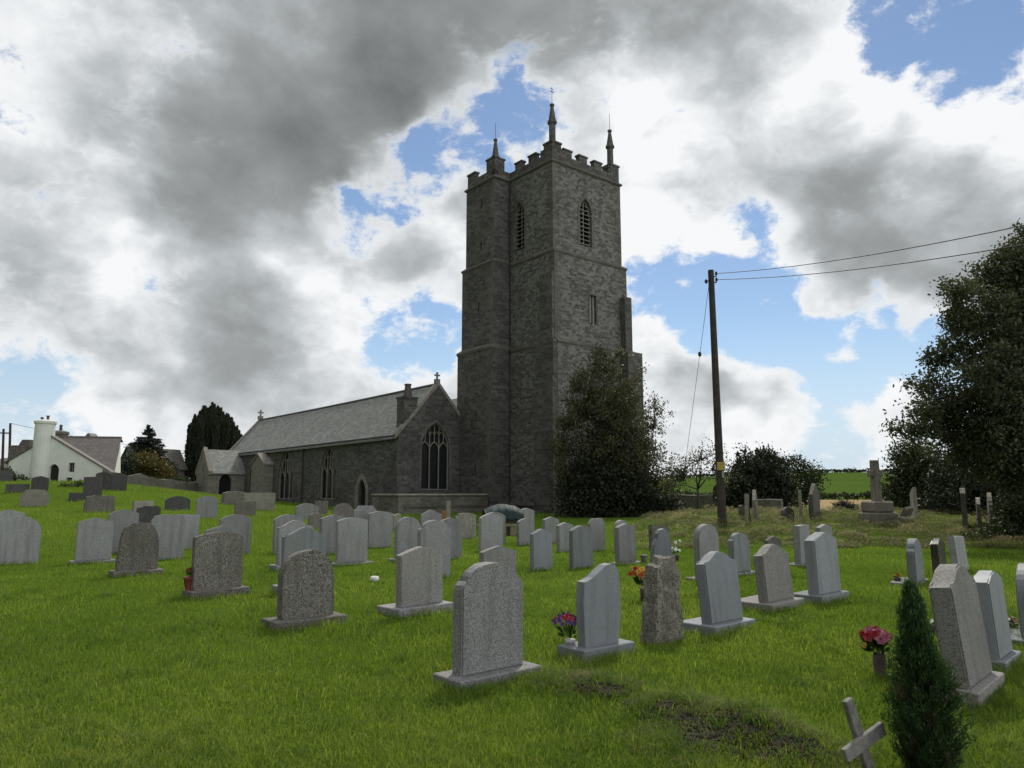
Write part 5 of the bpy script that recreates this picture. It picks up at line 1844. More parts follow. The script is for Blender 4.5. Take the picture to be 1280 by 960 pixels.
def xy(px, Y): q = at_y(px, 600, Y); return (q.x, Y)


wall_along('stone_wall', 'ragged grey rubble wall behind the gravestones between cottage and porch', [xy(128, 68), xy(175, 70), xy(215, 74), xy(262, 80)], 1.0, .5, .5)
wall_along('stone_wall', 'pale churchyard boundary wall between the dark bush and the pole', [xy(800, 72), xy(850, 60), xy(905, 56)], 1.35, .5, .1)
wall_along('stone_wall', 'low lichened wall fragment at the foot of the yew bush on the bank', [xy(940, 43), xy(976, 42)], .75, .4, .1)
simple_house('low_shed', 'low shed with pale sloping roof beyond the bank right of the tall pointed slate', 1008, 1036, 652, 643, 62, 'wall_stone', 'slate', 4, R(12))
# ------------------------------------------------------------------ vegetation
def quads(c, nrm, L, wid, rng):
    """rhombic leaves: centres (N,3), axis directions (N,3)"""
    N = len(c)
    a = nrm / np.maximum(np.linalg.norm(nrm, axis=1, keepdims=True), 1e-6)
    r = rng.normal(size=(N, 3))
    s = np.cross(a, r); s /= np.maximum(np.linalg.norm(s, axis=1, keepdims=True), 1e-6)
    L = L[:, None]; wd = (wid * L[:, 0])[:, None]
    v = np.stack([c - a * L * .5, c + s * wd * .5, c + a * L * .5, c - s * wd * .5], 1)
    return v.reshape(-1, 3)


def leaf_object(name, c, axis, L, wid, mat, parent, rng, var):
    v = quads(c, axis, L, wid, rng)
    f = np.arange(len(v))
    return np_mesh(name, v, f, 4, mat, parent, np.repeat(var, 4))


def crown(lobes, n_cl, per, sig, leaf, rng, shell=.55, up=.3, wid=.5, vert=1.0, ragged=.12, droop=0.):
    """lobes: (centre, radii) ellipsoids -> leaf clusters over their volume; returns centres, axes, sizes, var, cluster points"""
    vol = np.array([r[0] * r[1] * r[2] for _, r in lobes]) ** .67
    k = rng.choice(len(lobes), n_cl, p=vol / vol.sum())
    d = rng.normal(size=(n_cl, 3)); d /= np.linalg.norm(d, axis=1, keepdims=True)
    rad = shell + (1.0 - shell) * rng.random(n_cl) ** .6
    rad *= 1 + ragged * rng.normal(size=n_cl)
    C = np.array([lobes[i][0] for i in k]) + d * rad[:, None] * np.array([lobes[i][1] for i in k])
    out = d
    s = sig * (.6 + .8 * rng.random(n_cl))
    cc = np.repeat(C, per, 0) + rng.normal(size=(n_cl * per, 3)) * np.repeat(s, per)[:, None] * np.array([1, 1, vert])
    ax = rng.normal(size=(n_cl * per, 3)) + np.repeat(out, per, 0) * .7 + np.array([0, 0, up])
    ax[:, 2] -= droop
    Ls = leaf * (.65 + .7 * rng.random(n_cl * per))
    var = np.clip(np.repeat(rng.random(n_cl), per) * .55 + rng.random(n_cl * per) * .45, 0, 1)
    return cc, ax, Ls, var, C


def px_lobes(lst, Y):
    """(px, py, rx_px, ry_px, depth offset) -> world ellipsoids"""
    out = []
    for px, py, rx, ry, dy in lst:
        yy = Y + dy
        c = at_y(px, py, yy)
        s = yy / F
        out.append(((c.x, c.y, c.z), (rx * s, (rx + ry) / 2 * s, ry * s)))
    return out


def limbs(bm, base, tips, r0, rng, n_main=6, bend=.25, min_r=.012):
    """trunk to limbs to twigs, merging the tips towards the trunk"""
    base = np.array(base)
    top = tips.mean(0)
    main = tips[rng.choice(len(tips), min(n_main, len(tips)), replace=False)]
    fork = base + (top - base) * np.array([.25, .25, .5])
    tube(bm, [base - np.array([0, 0, .2]), base + np.array([0, 0, .1]), base * .5 + fork * .5 + rng.normal(size=3) * .04, fork], [r0 * 1.35, r0 * 1.05, r0 * .85, r0 * .7], 9)
    mids = []
    for m in main:
        p1 = fork + (m - fork) * .4 + rng.normal(size=3) * bend * .3
        p2 = fork + (m - fork) * .75 + rng.normal(size=3) * bend * .3
        tube(bm, [fork, p1, p2, m], [r0 * .5, r0 * .32, r0 * .18, min_r], 6)
        mids += [p1, p2]
    mids = np.array(mids)
    for t in tips:
        j = np.argmin(((mids - t) ** 2).sum(1))
        q = mids[j] * .5 + t * .5 + rng.normal(size=3) * bend * .15
        tube(bm, [mids[j], q, t], [r0 * .13 + min_r, min_r * 1.3, min_r * .6], 4, False)


def tree(name, label, lobes, base_xy, n_cl, per, sig, leaf, mat, r0, seed, group=None, n_tips=60, cat='tree', **kw):
    rng = np.random.default_rng(seed)
    bz = gz(*base_xy)
    root = empty(name, (base_xy[0], base_xy[1], bz), label, cat, 0, group)
    off = np.array([base_xy[0], base_xy[1], bz])
    c, ax, Ls, var, C = crown(lobes, n_cl, per, sig, leaf, rng, **kw)
    keep = c[:, 2] > ground(c[:, 0], c[:, 1]) + .02
    c, ax, Ls, var = c[keep], ax[keep], Ls[keep], var[keep]
    leaf_object('crown', c - off, ax, Ls, .5, M[mat], root, rng, var)
    bm = bmesh.new()
    tips = C[rng.choice(len(C), min(n_tips, len(C)), replace=False)] - off
    tips = tips[tips[:, 2] > .15]
    limbs(bm, (0, 0, 0), tips, r0, rng)
    finish('trunk', bm, M['bark'], root, True, False)
    return root


def gxy(px, py):
    q = at_ground(px, py); return (q.x, q.y)


# big dark shrub before the tower's west face
Yb = 44.5
lob = px_lobes([(748, 446, 12, 12, 0), (775, 444, 9, 10, .3), (722, 476, 10, 12, 0), (800, 470, 8, 12, .2), (762, 464, 20, 16, .4), (735, 478, 20, 18, -.2), (780, 490, 20, 22, .2), (718, 512, 18, 24, -.2), (757, 500, 36, 28, 0), (786, 530, 28, 32, 0), (735, 535, 40, 36, .3),
                (700, 560, 16, 16, .1), (712, 585, 20, 18, 0), (800, 575, 22, 34, .5), (765, 565, 40, 34, -.6), (822, 610, 24, 24, -.3), (705, 530, 10, 8, 0), (795, 505, 8, 14, 0)], Yb)
tree('evergreen_shrub', 'large olive green shrub growing up the west face of the tower', lob, xy(752, Yb), 640, 40, .20, .16, 'shrub', .16, 31, n_tips=200, cat='shrub', shell=.3, up=.5, ragged=.14)
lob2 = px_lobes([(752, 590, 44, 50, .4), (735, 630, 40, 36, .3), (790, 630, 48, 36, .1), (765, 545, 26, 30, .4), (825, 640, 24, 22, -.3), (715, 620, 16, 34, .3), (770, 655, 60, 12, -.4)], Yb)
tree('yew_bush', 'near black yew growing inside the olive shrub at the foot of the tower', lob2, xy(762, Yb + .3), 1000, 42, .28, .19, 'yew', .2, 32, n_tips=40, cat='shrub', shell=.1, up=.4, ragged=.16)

# airy tree behind the tower's right edge
Yt2 = 63
lob = px_lobes([(812, 508, 14, 16, 0), (818, 530, 18, 18, 0), (822, 560, 16, 14, 0), (815, 585, 22, 16, 0), (800, 550, 20, 40, 1), (845, 592, 18, 12, 0)], Yt2)
tree('airy_tree', 'loose leaved tree showing beyond the right edge of the tower', lob, xy(808, Yt2), 150, 22, .28, .22, 'thin', .14, 33, n_tips=90, shell=.3, ragged=.25)

# thin sparse tree left of the pole
Yt3 = 41
lob = px_lobes([(872, 572, 24, 14, 0), (850, 582, 18, 14, .4), (896, 570, 18, 14, -.3), (870, 590, 30, 10, 0), (905, 590, 14, 16, .3), (845, 600, 14, 12, 0)], Yt3)
tree('sparse_tree', 'thin nearly leafless small tree with dark trunk left of the telegraph pole', lob, xy(872, Yt3), 190, 11, .2, .12, 'thin', .085, 34, n_tips=110, shell=.2, ragged=.2)

# dark yew bush right of the pole with spiky top
Yt4 = 46
lob = px_lobes([(952, 600, 32, 34, 0), (940, 618, 34, 30, -.4), (968, 615, 26, 36, 0), (925, 612, 20, 30, .3), (965, 590, 22, 24, 0), (912, 625, 12, 20, .3)], Yt4)
tree('yew_bush', 'broad dark yew bush on the bank right of the telegraph pole', lob, xy(948, Yt4), 900, 46, .2, .17, 'yew', .18, 35, n_tips=40, cat='shrub', shell=.25, up=.7)


def irish_yew(label, spires, base_xy, Y, seed, mat='yew', dens=1.0, leaf=.2):
    """upright yew: a bundle of narrow vertical spires; spires = (px, py_top, half width px, depth offset)"""
    rng = np.random.default_rng(seed)
    bz = gz(*base_xy)
    root = empty('irish_yew', (base_xy[0], base_xy[1], bz), label, 'tree')
    off = np.array([base_xy[0], base_xy[1], bz])
    cs, axs, Lss, vs = [], [], [], []
    bm = bmesh.new()
    for px, pt, hw, dy in spires:
        yy = Y + dy
        t = at_y(px, pt, yy); s = yy / F
        bx, by = base_xy[0] * .12 + t.x * .88, base_xy[1] * .25 + yy * .75
        h = t.z - bz
        n = int(dens * 1100 * hw * s * h / 4)
        u = rng.random(n) ** .8
        r = hw * s * np.sqrt(np.clip(1 - u ** 2.2, 0, 1)) * (.6 + .5 * rng.random(n)) * (1 + .2 * np.sin(u * 23 + px))
        a = rng.random(n) * 2 * PI
        x = bx + (t.x - bx) * u + r * np.cos(a); y = by + (yy - by) * u + r * np.sin(a)
        z = bz + .1 + u * h
        cs.append(np.stack([x, y, z], 1)); ax = np.stack([.5 * np.cos(a), .5 * np.sin(a), 1.2 + 0 * a], 1) + rng.normal(size=(n, 3)) * .3
        axs.append(ax); Lss.append(leaf * (.7 + .7 * rng.random(n))); vs.append(np.clip(rng.random() * .4 + rng.random(n) * .6, 0, 1))
        tube(bm, [(0, 0, 0), (bx - off[0], by - off[1], h * .3), (t.x - off[0], yy - off[1], h * .9)], [.12, .08, .02], 5)
    leaf_object('crown', np.concatenate(cs) - off, np.concatenate(axs), np.concatenate(Lss), .42, M[mat], root, rng, np.concatenate(vs))
    tube(bm, [(0, 0, -.3), (0, 0, .8)], [.45, .3], 10)
    finish('trunk', bm, M['bark'], root, True, False)
    return root


rs = random.Random(5)
sp = []
for px in np.arange(237, 304, 2.2):
    top = float(np.interp(px, [236, 245, 255, 265, 275, 285, 295, 304], [532, 520, 511, 507, 511, 521, 533, 545])) + rs.uniform(-3, 4)
    sp.append((px, top, 5.0, rs.uniform(-2.5, 2.5)))
for px in np.arange(241, 302, 5): sp.append((px, float(np.interp(px, [236, 255, 265, 285, 304], [545, 524, 520, 534, 556])) + rs.uniform(-8, 8), 5.5, rs.uniform(-4, -1)))
irish_yew('huge dark many pointed yew rising behind the porch at the far end of the church', sp, xy(268, 98), 98, 41, dens=1.0, leaf=.42)
irish_yew('narrow dark upright yew just left of the broad yew bush on the bank', [(922, 566, 5, 0), (926, 572, 5, .3), (932, 563, 6, .2), (938, 566, 6, .5), (946, 562, 6, .6), (954, 563, 6, .8)], xy(934, 47.5), 47.5, 42, dens=1.6, leaf=.16)
irish_yew('small black upright yew tapering to its foot left of the telegraph pole base', [(899, 606, 5, 0), (894, 609, 4.5, .2), (904, 608, 4, .2)], xy(898, 50), 50, 43, dens=3.0, leaf=.14)

# leafy young tree right of the yew bush
lob = px_lobes([(1000, 590, 16, 16, 0), (1010, 605, 14, 22, 0), (990, 580, 12, 12, 0), (1016, 600, 10, 18, .5), (1000, 625, 16, 18, .5)], 50)
tree('airy_tree', 'small leafy tree with ragged twigs right of the broad yew bush', lob, xy(1003, 50), 170, 26, .2, .17, 'hedge', .1, 44, n_tips=60, shell=.3, ragged=.25)
# round bush below the memorial cross
lob = px_lobes([(1057, 636, 13, 8, 0), (1051, 639, 8, 6, 0), (1064, 638, 8, 6, 0)], 48)
tree('round_bush', 'small dark round bush before the stubble field left of the memorial cross', lob, xy(1057, 48), 120, 34, .13, .13, 'yew', .08, 45, n_tips=20, cat='shrub', shell=.2)

# big broadleaf tree on the right
Yr_ = 23.0
lob = px_lobes([(1265, 335, 34, 30, -.5), (1228, 345, 18, 20, .5), (1205, 366, 22, 14, -1), (1182, 362, 9, 7, 0), (1300, 360, 70, 60, 0), (1240, 400, 50, 40, -.6), (1205, 405, 22, 16, .8), (1186, 400, 10, 9, 0),
                (1195, 440, 28, 20, 0), (1168, 448, 14, 12, .3), (1250, 470, 60, 40, -1.2), (1165, 478, 26, 16, .6), (1142, 486, 12, 9, .2), (1180, 508, 40, 24, .3), (1148, 515, 22, 12, -.4), (1130, 534, 14, 7, .3), (1113, 538, 6, 3, .2),
                (1150, 540, 22, 12, 0), (1215, 520, 50, 34, .5), (1265, 545, 60, 44, -.5), (1195, 552, 36, 24, 1.0), (1320, 470, 90, 120, .5), (1300, 590, 60, 50, 0), (1235, 575, 40, 26, .5), (1340, 400, 80, 90, 2), (1265, 308, 12, 16, 0), (1285, 300, 18, 24, 0)], Yr_)
tree('broadleaf_tree', 'big dark broadleaf tree overhanging the right side of the churchyard', lob, (at_y(1330, 690, Yr_ + 1).x, Yr_ + 1), 2500, 42, .15, .125, 'oak', .34, 51, n_tips=900, shell=.3, up=-.1, ragged=.06)
# undergrowth and bushes beneath it
lob = px_lobes([(1160, 590, 36, 34, 0), (1135, 605, 26, 30, .5), (1180, 615, 40, 40, 0), (1150, 630, 40, 26, -.3), (1120, 625, 16, 22, 1), (1145, 570, 24, 20, .8)], 40)
tree('hedgerow_bush', 'grey green bushes behind the memorial cross under the big tree', lob, xy(1155, 40), 620, 46, .24, .17, 'hedge', .14, 52, n_tips=60, cat='shrub', shell=.25, ragged=.14)
lob = px_lobes([(1215, 610, 50, 44, 0), (1260, 600, 50, 60, .5), (1310, 600, 60, 70, 0), (1240, 640, 60, 20, 0), (1180, 640, 30, 20, 1)], 33)
tree('hedgerow_bush', 'dark undergrowth filling the shade behind the pale stones under the big tree', lob, xy(1250, 33), 760, 46, .24, .17, 'yew', .14, 53, n_tips=50, cat='shrub', shell=.25)
lob = px_lobes([(1255, 668, 36, 16, 0), (1225, 678, 22, 10, -.4), (1290, 660, 34, 26, .3), (1270, 640, 20, 30, .5), (1320, 650, 40, 40, .2)], 24)
tree('bramble_patch', 'dark low brambles at the edge of the lawn below the big tree', lob, xy(1270, 24), 420, 44, .14, .10, 'hedge', .05, 54, n_tips=60, cat='shrub', shell=.15)
lob = px_lobes([(1095, 648, 14, 8, 0), (1088, 642, 8, 8, 0)], 33.5)
tree('ivy_clump', 'dark ivy growing over the left foot of the memorial cross plinth', lob, xy(1089, 33.3), 60, 26, .1, .1, 'hedge', .03, 55, n_tips=14, cat='shrub', shell=.2)
lob = px_lobes([(850, 650, 34, 10, 0), (880, 646, 26, 9, 0), (830, 655, 22, 12, -.4), (925, 645, 14, 8, 0)], 43)
tree('weed_patch', 'rough green weeds along the foot of the pale boundary wall by the pole', lob, xy(860, 43), 240, 30, .14, .13, 'thin', .03, 56, n_tips=20, cat='shrub', shell=.1)
# bushes and trees on the left
lob = px_lobes([(180, 590, 20, 18, 0), (165, 598, 16, 12, 0), (198, 594, 16, 14, 0), (183, 580, 14, 12, .4)], 84)
tree('bronze_tree', 'bronze green bushy tree before the conifer right of the white cottage', lob, xy(182, 84), 330, 38, .3, .3, 'autumn', .14, 61, n_tips=40, shell=.3)
lob = px_lobes([(222, 606, 14, 8, 0), (212, 611, 10, 6, 0), (232, 610, 8, 7, 0)], 82)
tree('hedgerow_bush', 'dark bush behind the rubble wall left of the porch', lob, xy(222, 82), 160, 36, .22, .26, 'hedge', .08, 62, n_tips=20, cat='shrub', shell=.2)
lob = px_lobes([(155, 600, 8, 20, 0), (160, 585, 8, 18, 0), (150, 604, 10, 10, 0)], 82)
tree('hedgerow_bush', 'dark bush in the gap between the white cottage and the conifer', lob, xy(156, 82), 160, 36, .25, .26, 'yew', .08, 63, n_tips=20, cat='shrub', shell=.2)
lob = px_lobes([(12, 600, 24, 10, 0), (-10, 596, 24, 16, 0)], 66)
tree('hedgerow_bush', 'low green bush at the left edge below the poles', lob, xy(4, 66), 130, 34, .2, .2, 'hedge', .06, 64, n_tips=20, cat='shrub', shell=.2)
lob = px_lobes([(82, 611, 7, 4, 0), (100, 609, 6, 6, 0), (90, 612, 6, 3, 0)], 55)
tree('hedgerow_bush', 'small dark shrubs in the grass under the cottage windows', lob, xy(90, 55), 70, 28, .15, .15, 'hedge', .04, 65, n_tips=14, cat='shrub', shell=.2)
lob = px_lobes([(232, 575, 5, 20, 0), (228, 590, 6, 14, 0)], 105)
tree('airy_tree', 'faint bare twiggy tree left of the many pointed yew', lob, xy(231, 105), 30, 8, .3, .2, 'thin', .08, 66, n_tips=40, shell=.2)


def conifer(px, ptop, pbase, hw, Y, seed, label):
    rng = np.random.default_rng(seed)
    t = at_y(px, ptop, Y)
    bx, by = t.x, Y
    bz = gz(bx, by)
    root = empty('conifer', (bx, by, bz), label, 'tree')
    H = t.z - bz
    cs, axs, vs = [], [], []
    bm = bmesh.new()
    tube(bm, [(0, 0, -.3), (0, 0, H * .5), (0, 0, H)], [.22, .12, .02], 8)
    z = H * .12
    while z < H * .985:
        u = z / H
        Rm_ = hw * Y / F * (1 - u) ** .85 * rng.uniform(.85, 1.15) + .08
        nb = 9 if u < .8 else 5
        for k in range(nb):
            a = rng.random() * 2 * PI
            L_ = Rm_ * rng.uniform(.7, 1.12)
            d = np.array([math.cos(a), math.sin(a)])
            zj = z; z = z + rng.uniform(-.15, .15); tip = np.array([d[0] * L_, d[1] * L_, z - L_ * .12])
            tube(bm, [(0, 0, z), tuple(tip * [.6, .6, 1] + [0, 0, .03]), tuple(tip)], [.03, .02, .008], 4, False)
            n = int(50 * L_ + 12)
            tt = rng.random(n) ** .7
            p = np.stack([d[0] * L_ * tt, d[1] * L_ * tt, z - L_ * .12 * tt + .1 * tt * tt], 1) + rng.normal(size=(n, 3)) * np.array([.10, .10, .06]) * (.5 + L_ * .5)
            cs.append(p); axs.append(np.stack([d[0] + 0 * tt, d[1] + 0 * tt, -.1 + 0 * tt], 1) + rng.normal(size=(n, 3)) * .5)
            vs.append(np.clip(rng.random() * .5 + rng.random(n) * .5, 0, 1)); z = zj
        z += .22
    c = np.concatenate(cs)
    leaf_object('crown', c, np.concatenate(axs), .30 * (.7 + .6 * rng.random(len(c))), .35, M['conifer'], root, rng, np.concatenate(vs))
    finish('trunk', bm, M['bark'], root, True, False)


conifer(186, 531, 606, 54, 90, 71, 'dark conifer with open whorled branches between the cottage and the church')
conifer(170, 554, 606, 34, 93, 72, 'smaller dark conifer crowded behind the taller conifer')


# hedges on the far hill
def hedge(name, label, pts, h, w, leaf, seed, dens=1.0):
    rng = np.random.default_rng(seed)
    cs = []
    for a, b in zip(pts, pts[1:]):
        a, b = np.array(a), np.array(b)
        L_ = np.linalg.norm(b - a)
        n = int(L_ * 26 * dens)
        t = rng.random(n)
        p = a + (b - a) * t[:, None]
        p = p + rng.normal(size=(n, 2)) * w * .4
        hh = h * (.75 + .5 * np.array([noise.noise((q[0] * .12, q[1] * .12, seed)) for q in p]) + .25 * np.array([noise.noise((q[0] * .5, q[1] * .5, seed)) for q in p]))
        z = ground(p[:, 0], p[:, 1]) + hh * rng.random(n) ** .7
        cs.append(np.column_stack([p, z]))
    c = np.concatenate(cs)
    o = leaf_object(name, c, rng.normal(size=c.shape) + np.array([0, 0, .4]), leaf * (.7 + .6 * rng.random(len(c))), .6, M['hedge'], None, rng, rng.random(len(c)))
    tag(o, label, 'hedge')


hedge('field_hedge', 'dark hedge line between the stubble field and the green hill field', [xy(780, 164), xy(950, 165), xy(1250, 165)], 2.0, 1.2, .7, 81, 1.6)
hedge('skyline_hedge', 'thin dark hedge along the skyline of the green hill', [xy(800, 405), xy(1000, 408), xy(1350, 412)], 2.0, 2, 1.3, 82, .6)
lob = px_lobes([(1066, 590, 5, 2.6, 0), (1062, 591, 4, 2, 0)], 415)
tree('distant_tree', 'tiny rounded tree on the skyline hedge left of the memorial cross', lob, xy(1065, 415), 60, 12, .7, .9, 'hedge', .3, 83, n_tips=6)

# small cypress in the foreground
gpc = at_ground(1163, 972)
cy = empty('dwarf_cypress', gpc, 'small pointed dark green cypress growing in the right foreground', 'shrub')
rng = np.random.default_rng(91)
sc = gpc.y / F
Hc = (972 - 727) * sc * .91
cs, axs, Ls_, vs = [], [], [], []
bm = bmesh.new()
tube(bm, [(0, 0, -.1), (0, 0, Hc * .5), (-.02, 0, Hc * .95)], [.03, .018, .004], 8)
fpr = lambda u: np.interp(u, [0, .06, .14, .3, .42, .55, .68, .8, .9, 1], [.09, .14, .18, .225, .215, .165, .105, .075, .053, .015])
for i in range(900):
    u = rng.random() ** .9
    a = rng.random() * 2 * PI
    ro = fpr(u) * (.5 + .65 * rng.random()) * (1.08 if math.sin(a * 3 + u * 9) > .3 else .92)
    xo = -.02 * u - (.012 if u > .6 else 0)
    tip = np.array([xo + ro * math.cos(a), ro * math.sin(a), u * Hc])
    st = np.array([xo + ro * .45 * math.cos(a), ro * .45 * math.sin(a), max(.02, u * Hc - .07 - .08 * (1 - u))])
    n = 46
    t = rng.random(n) ** .6
    p = st + (tip - st) * t[:, None] + rng.normal(size=(n, 3)) * np.array([.011, .011, .015])
    cs.append(p)
    axs.append((tip - st) / np.linalg.norm(tip - st) + rng.normal(size=(n, 3)) * .5 + np.array([0, 0, .3]))
    dead = rng.random() < .10 and u < .5
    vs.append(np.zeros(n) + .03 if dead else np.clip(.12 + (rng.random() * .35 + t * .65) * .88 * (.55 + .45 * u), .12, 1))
    if i % 4 == 0: tube(bm, [(0, 0, st[2] * .8), tuple(st), tuple(tip)], [.006, .004, .001], 4, False)
c = np.concatenate(cs)
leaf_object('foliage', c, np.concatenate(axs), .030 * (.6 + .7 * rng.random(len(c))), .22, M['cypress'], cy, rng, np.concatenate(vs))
finish('stem', bm, M['bark'], cy, True, False)


# ------------------------------------------------------------------ grass
DIRT = []
for px, py, r in ((905, 912, .25), (945, 920, .22), (868, 925, .18), (765, 864, .13), (825, 890, .16), (790, 880, .08), (855, 905, .14), (1005, 935, .13), (735, 858, .10), (975, 930, .12)):
    p = at_ground(px, py); DIRT.append((p.x, p.y, r))
base_pts = [(v[1][0], v[1][1], v[1][3]) for v in PIN.values()]


def blades(name, pts, hgt, wid, lean, var, mat, label=None, seed=1, kind='stuff'):
    """three-segment curved blades, one mesh"""
    rng = np.random.default_rng(seed)
    N = len(pts)
    a = rng.random(N) * 2 * PI
    d = np.stack([np.cos(a), np.sin(a), 0 * a], 1)
    f = rng.random(N) * 2 * PI
    s = np.stack([np.cos(f), np.sin(f), 0 * f], 1) * (wid / 2)[:, None]
    up = np.array([0, 0, 1.0])
    p0 = pts - up * .01
    p1 = pts + up * (hgt * .55)[:, None] + d * (hgt * lean * .25)[:, None]
    p2 = pts + up * (hgt * (1 - lean * .25))[:, None] + d * (hgt * lean * .9)[:, None]
    v = np.stack([p0 - s, p0 + s, p1 + s * .75, p1 - s * .75, p2], 1).reshape(-1, 3)
    i = np.arange(N)[:, None] * 5
    q = (i + np.array([0, 1, 2, 0, 2, 3, 3, 2, 4])).reshape(-1)
    o = np_mesh(name, v, q, 3, M[mat], None, np.repeat(var, 5))
    tag(o, label, 'grass', None, kind)
    return o


def nz(x, y, s, k=0):
    return np.array([noise.noise((a * s, b * s, k)) for a, b in zip(x, y)])


def scatter(n, y0, y1, margin=1.12, seed=0, power=1.0):
    """points spread evenly over the view's depth, denser close by"""
    rng = np.random.default_rng(seed)
    t = rng.random(n)
    y = 1 / (1 / y0 + t * (1 / y1 - 1 / y0)) if power == 1 else y0 * (y1 / y0) ** t
    x = (rng.random(n) * 2 - 1) * (640 / F * margin * y + .5)
    return x, y, rng


x, y, rng = scatter(330000, 3.6, 26, 1.1, 1)
z = ground(x, y)
nn = nz(x, y, .9, 1); n2 = nz(x, y, 4.0, 2); n3 = nz(x, y, .28, 5)
h = .056 * (1 + .35 * nn + .7 * np.clip(n2, 0, 1)) * (.6 + .75 * rng.random(len(x)))
wl_ = np.zeros(len(x)); keep = np.ones(len(x), bool); dm = np.zeros(len(x))
for bx, by, bw in base_pts:
    if by > 30: continue
    d2 = np.hypot(x - bx, y - by)
    h *= 1 + .7 * np.exp(-(d2 / (bw * .75 + .08)) ** 4)
for dx, dy, r in DIRT:
    d2 = np.hypot(x - dx, (y - dy)) / r
    dm = np.maximum(dm, np.exp(-d2 ** 2 * 1.0))
keep &= rng.random(len(x)) > dm * .98 * (n2 > -.2)
a_ = x / np.maximum(y, 1)
onbank = (interp(a_, [(.14, 0), (.2, 1)]) > .5) & (y > 21.8 + .6 * nn)
keep &= ~onbank
wid = .0052 * (y / 6) ** .75 + .0012
var = np.clip(.46 + .45 * n3 + .26 * nn + .16 * n2 + .2 * rng.normal(size=len(x)) - .25 * dm, 0, 1)
k = keep
blades('lawn_grass', np.stack([x, y, z], 1)[k], h[k], wid[k] * (.7 + .6 * rng.random(k.sum())), .35 + .75 * rng.random(k.sum()), var[k], 'grass', 'bright green mown lawn grass between the gravestones')

# coarse uncut tufts
x, y, rng = scatter(2600, 3.8, 22, 1.1, 3)
tn = nz(x, y, .7, 9)
sel = tn > .05
x, y = x[sel], y[sel]
near = np.zeros(len(x), bool)
m = 22
X = np.repeat(x, m) + rng.normal(size=len(x) * m) * .035 * np.repeat(1 + y / 12, m); Y_ = np.repeat(y, m) + rng.normal(size=len(x) * m) * .035 * np.repeat(1 + y / 12, m)
bank = (X / Y_ > .17) & (Y_ > 21)
X, Y_ = X[~bank], Y_[~bank]
blades('grass_tufts', np.stack([X, Y_, ground(X, Y_)], 1), .10 * (.5 + .8 * rng.random(len(X))), (.005 * (Y_ / 6) ** .7 + .001), .5 + .9 * rng.random(len(X)), np.clip(.35 + .3 * rng.normal(size=len(X)), 0, 1), 'grass_long', 'longer darker tufts growing through the lawn', 4)
# pale seeding bents standing above the lawn
x, y, rng = scatter(2400, 3.8, 16, 1.1, 5)
bank = (x / y > .17) & (y > 21)
n_ = len(x)
blades('grass_bents', np.stack([x, y, ground(x, y)], 1), .13 * (.6 + .7 * rng.random(n_)), .0035 + .0003 * y, .5 + 1.1 * rng.random(n_), np.clip(.85 + .15 * rng.normal(size=n_), 0, 1), 'grass', 'scattered pale longer grass stems in the lawn', 15)
# disturbed turf over the grave in the foreground: matted dead grass and soil crumbs
xs_, ys_, va = [], [], []
rng = np.random.default_rng(8)
for mx, my, r, hh in mound_xy:
    n = int(4600 * r)
    a = rng.random(n) * 2 * PI; q = r * 1.1 * np.sqrt(rng.random(n))
    xs_.append(mx + q * np.cos(a) * 1.2); ys_.append(my + q * np.sin(a))
X, Y_ = np.concatenate(xs_), np.concatenate(ys_)
dm = np.zeros(len(X))
for dx, dy, r in DIRT: dm = np.maximum(dm, np.exp(-(np.hypot(X - dx, Y_ - dy) / r) ** 2))
k = (rng.random(len(X)) > dm * 1.1); X, Y_ = X[k], Y_[k]
blades('matted_turf', np.stack([X, Y_, ground(X, Y_) + .008], 1), .055 * (.5 + rng.random(len(X))), .004 + 0 * X, 1.4 + 1.2 * rng.random(len(X)), np.clip(.2 + .25 * rng.normal(size=len(X)), 0, 1), 'hay', 'yellowed matted turf over the disturbed grave in the foreground', 9)
# rank green tufts springing up over the mounds
ctr = []
for mx, my, r, hh in mound_xy:
    for i in range(16):
        a = rng.random() * 2 * PI; q = r * 1.15 * math.sqrt(rng.random())
        ctr.append((mx + q * math.cos(a) * 1.2, my + q * math.sin(a)))
ctr = np.array(ctr)
ctr = ctr[rng.random(len(ctr)) < .5]
X = np.repeat(ctr[:, 0], 26) + rng.normal(size=len(ctr) * 26) * .02; Y_ = np.repeat(ctr[:, 1], 26) + rng.normal(size=len(ctr) * 26) * .02
n_ = len(X)
blades('mound_tufts', np.stack([X, Y_, ground(X, Y_)], 1), .125 * (.4 + .9 * rng.random(n_)), .0048 + 0 * X, .6 + 1.2 * rng.random(n_), np.clip(.4 + .3 * rng.normal(size=n_), 0, 1), 'grass_long', 'long arching green tufts on the mounded grave in the foreground', 19)
# soil clods
bm = bmesh.new()
rr = random.Random(3)
for dx, dy, r in DIRT:
    for i in range(int(180 * r / .2)):
        a = rr.uniform(0, 2 * PI); q = r * math.sqrt(rr.random()) * .95
        cx_, cy_ = dx + q * math.cos(a), dy + q * math.sin(a)
        sz = rr.uniform(.008, .034)
        ret = bmesh.ops.create_icosphere(bm, subdivisions=1, radius=sz, matrix=Matrix.Translation((cx_, cy_, gz(cx_, cy_) + sz * .2)) @ Matrix.Diagonal((rr.uniform(.8, 1.6), rr.uniform(.8, 1.5), rr.uniform(.5, .9), 1)))
        for v in ret['verts']: v.co += Vector((rr.uniform(-1, 1), rr.uniform(-1, 1), rr.uniform(-1, 1))) * sz * .3
o = finish('soil_clods', bm, M['soil'], uv=False)
tag(o, 'bare dark crumbly soil of the disturbed grave in the foreground', 'soil', None, 'stuff')

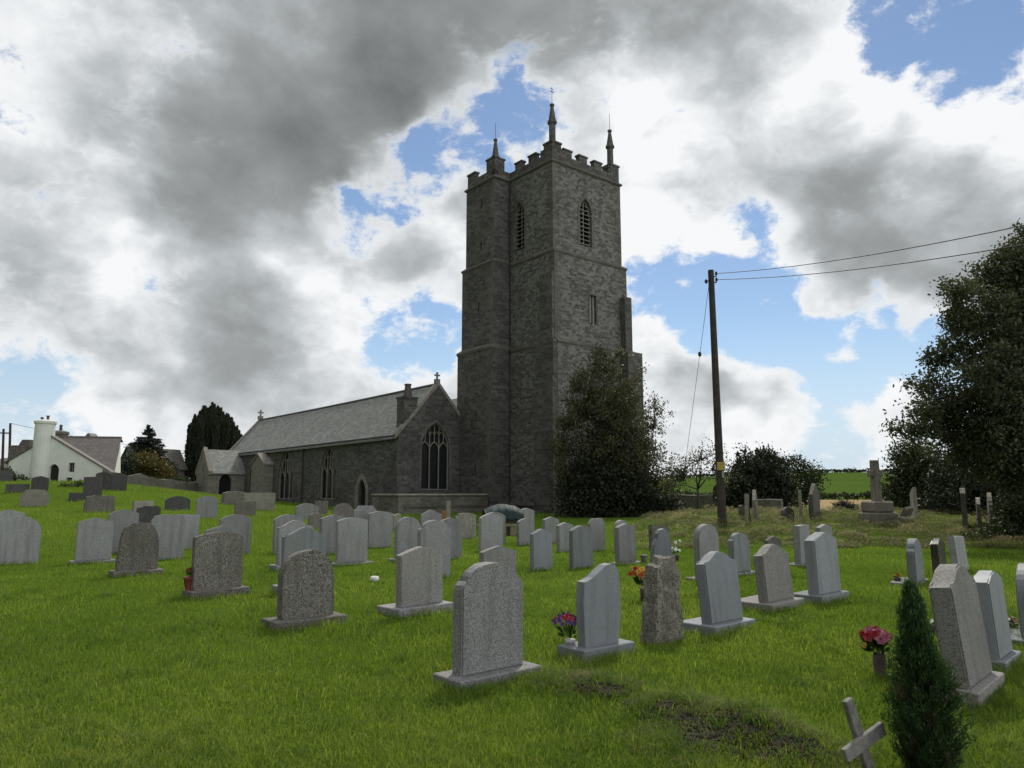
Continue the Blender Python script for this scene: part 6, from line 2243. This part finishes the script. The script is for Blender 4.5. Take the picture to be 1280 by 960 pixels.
# longer grass on the rising ground to the left and along the rows further back
x, y, rng = scatter(150000, 19, 75, 1.1, 6, 2)
a_ = x / y
left = a_ < -.02 + .1 * nz(x, y, .2, 3)
bankq = (a_ > .14)
k = ~bankq & ((y > 25.5) | (a_ < -.3))
x, y = x[k], y[k]
nn = nz(x, y, .35, 7); n2 = nz(x, y, 1.3, 8)
longf = interp(x / y, [(-.33, 1), (-.2, .45), (-.05, .2)]) * interp(y, [(20, .3), (23, 1)])
h = (.05 + .20 * longf * (.45 + .55 * np.clip(n2 + .3, 0, 1))) * (.5 + .8 * rng.random(len(x)))
inside = np.zeros(len(x), bool)
blades('long_grass', np.stack([x, y, ground(x, y)], 1), h, .010 * (y / 20) ** .9, .4 + .6 * rng.random(len(x)), np.clip(.5 + .3 * nn + .2 * n2 + .16 * rng.normal(size=len(x)), 0, 1), 'grass', 'uncut grass on the rising ground before the cottage and church', 7)

# mown hay thrown over the bank on the right
cx_, cy_, rng = scatter(2300, 21.5, 40, 1.1, 12, 2)
ca = cx_ / cy_
nn = nz(cx_, cy_, .5, 4)
k = (interp(ca, [(.12, 0), (.2, 1)]) > .5 + .3 * nn) & (cy_ > 21.9 + .7 * nz(cx_, cy_, .9, 1)) & (ca < .8)
cx_, cy_ = cx_[k], cy_[k]
m = 84
cr = (.16 + .26 * rng.random(len(cx_)))
cz = .04 + .30 * rng.random(len(cx_)) ** 1.6 * np.clip((cy_ - 21.5) / 2.0, .2, 1)
cv = np.clip(.42 + .35 * nz(cx_, cy_, .35, 2) + .32 * rng.normal(size=len(cx_)), 0, 1)
a_ = rng.random((len(cx_), m)) * 2 * PI; q = np.sqrt(rng.random((len(cx_), m)))
X = (cx_[:, None] + cr[:, None] * q * np.cos(a_) * 1.5).ravel(); Y_ = (cy_[:, None] + cr[:, None] * q * np.sin(a_)).ravel()
Z_ = ground(X, Y_) + (cz[:, None] * (1 - q ** 2)).ravel()
n_ = len(X)
blades('cut_grass_heap', np.stack([X, Y_, Z_], 1), .085 * (.5 + rng.random(n_)), .015 + 0 * X, 2.0 + 1.7 * rng.random(n_), np.clip(np.repeat(cv, m) + .16 * rng.normal(size=n_), 0, 1), 'hay', 'drying heaps of cut grass raked over the bank below the memorial cross', 13)
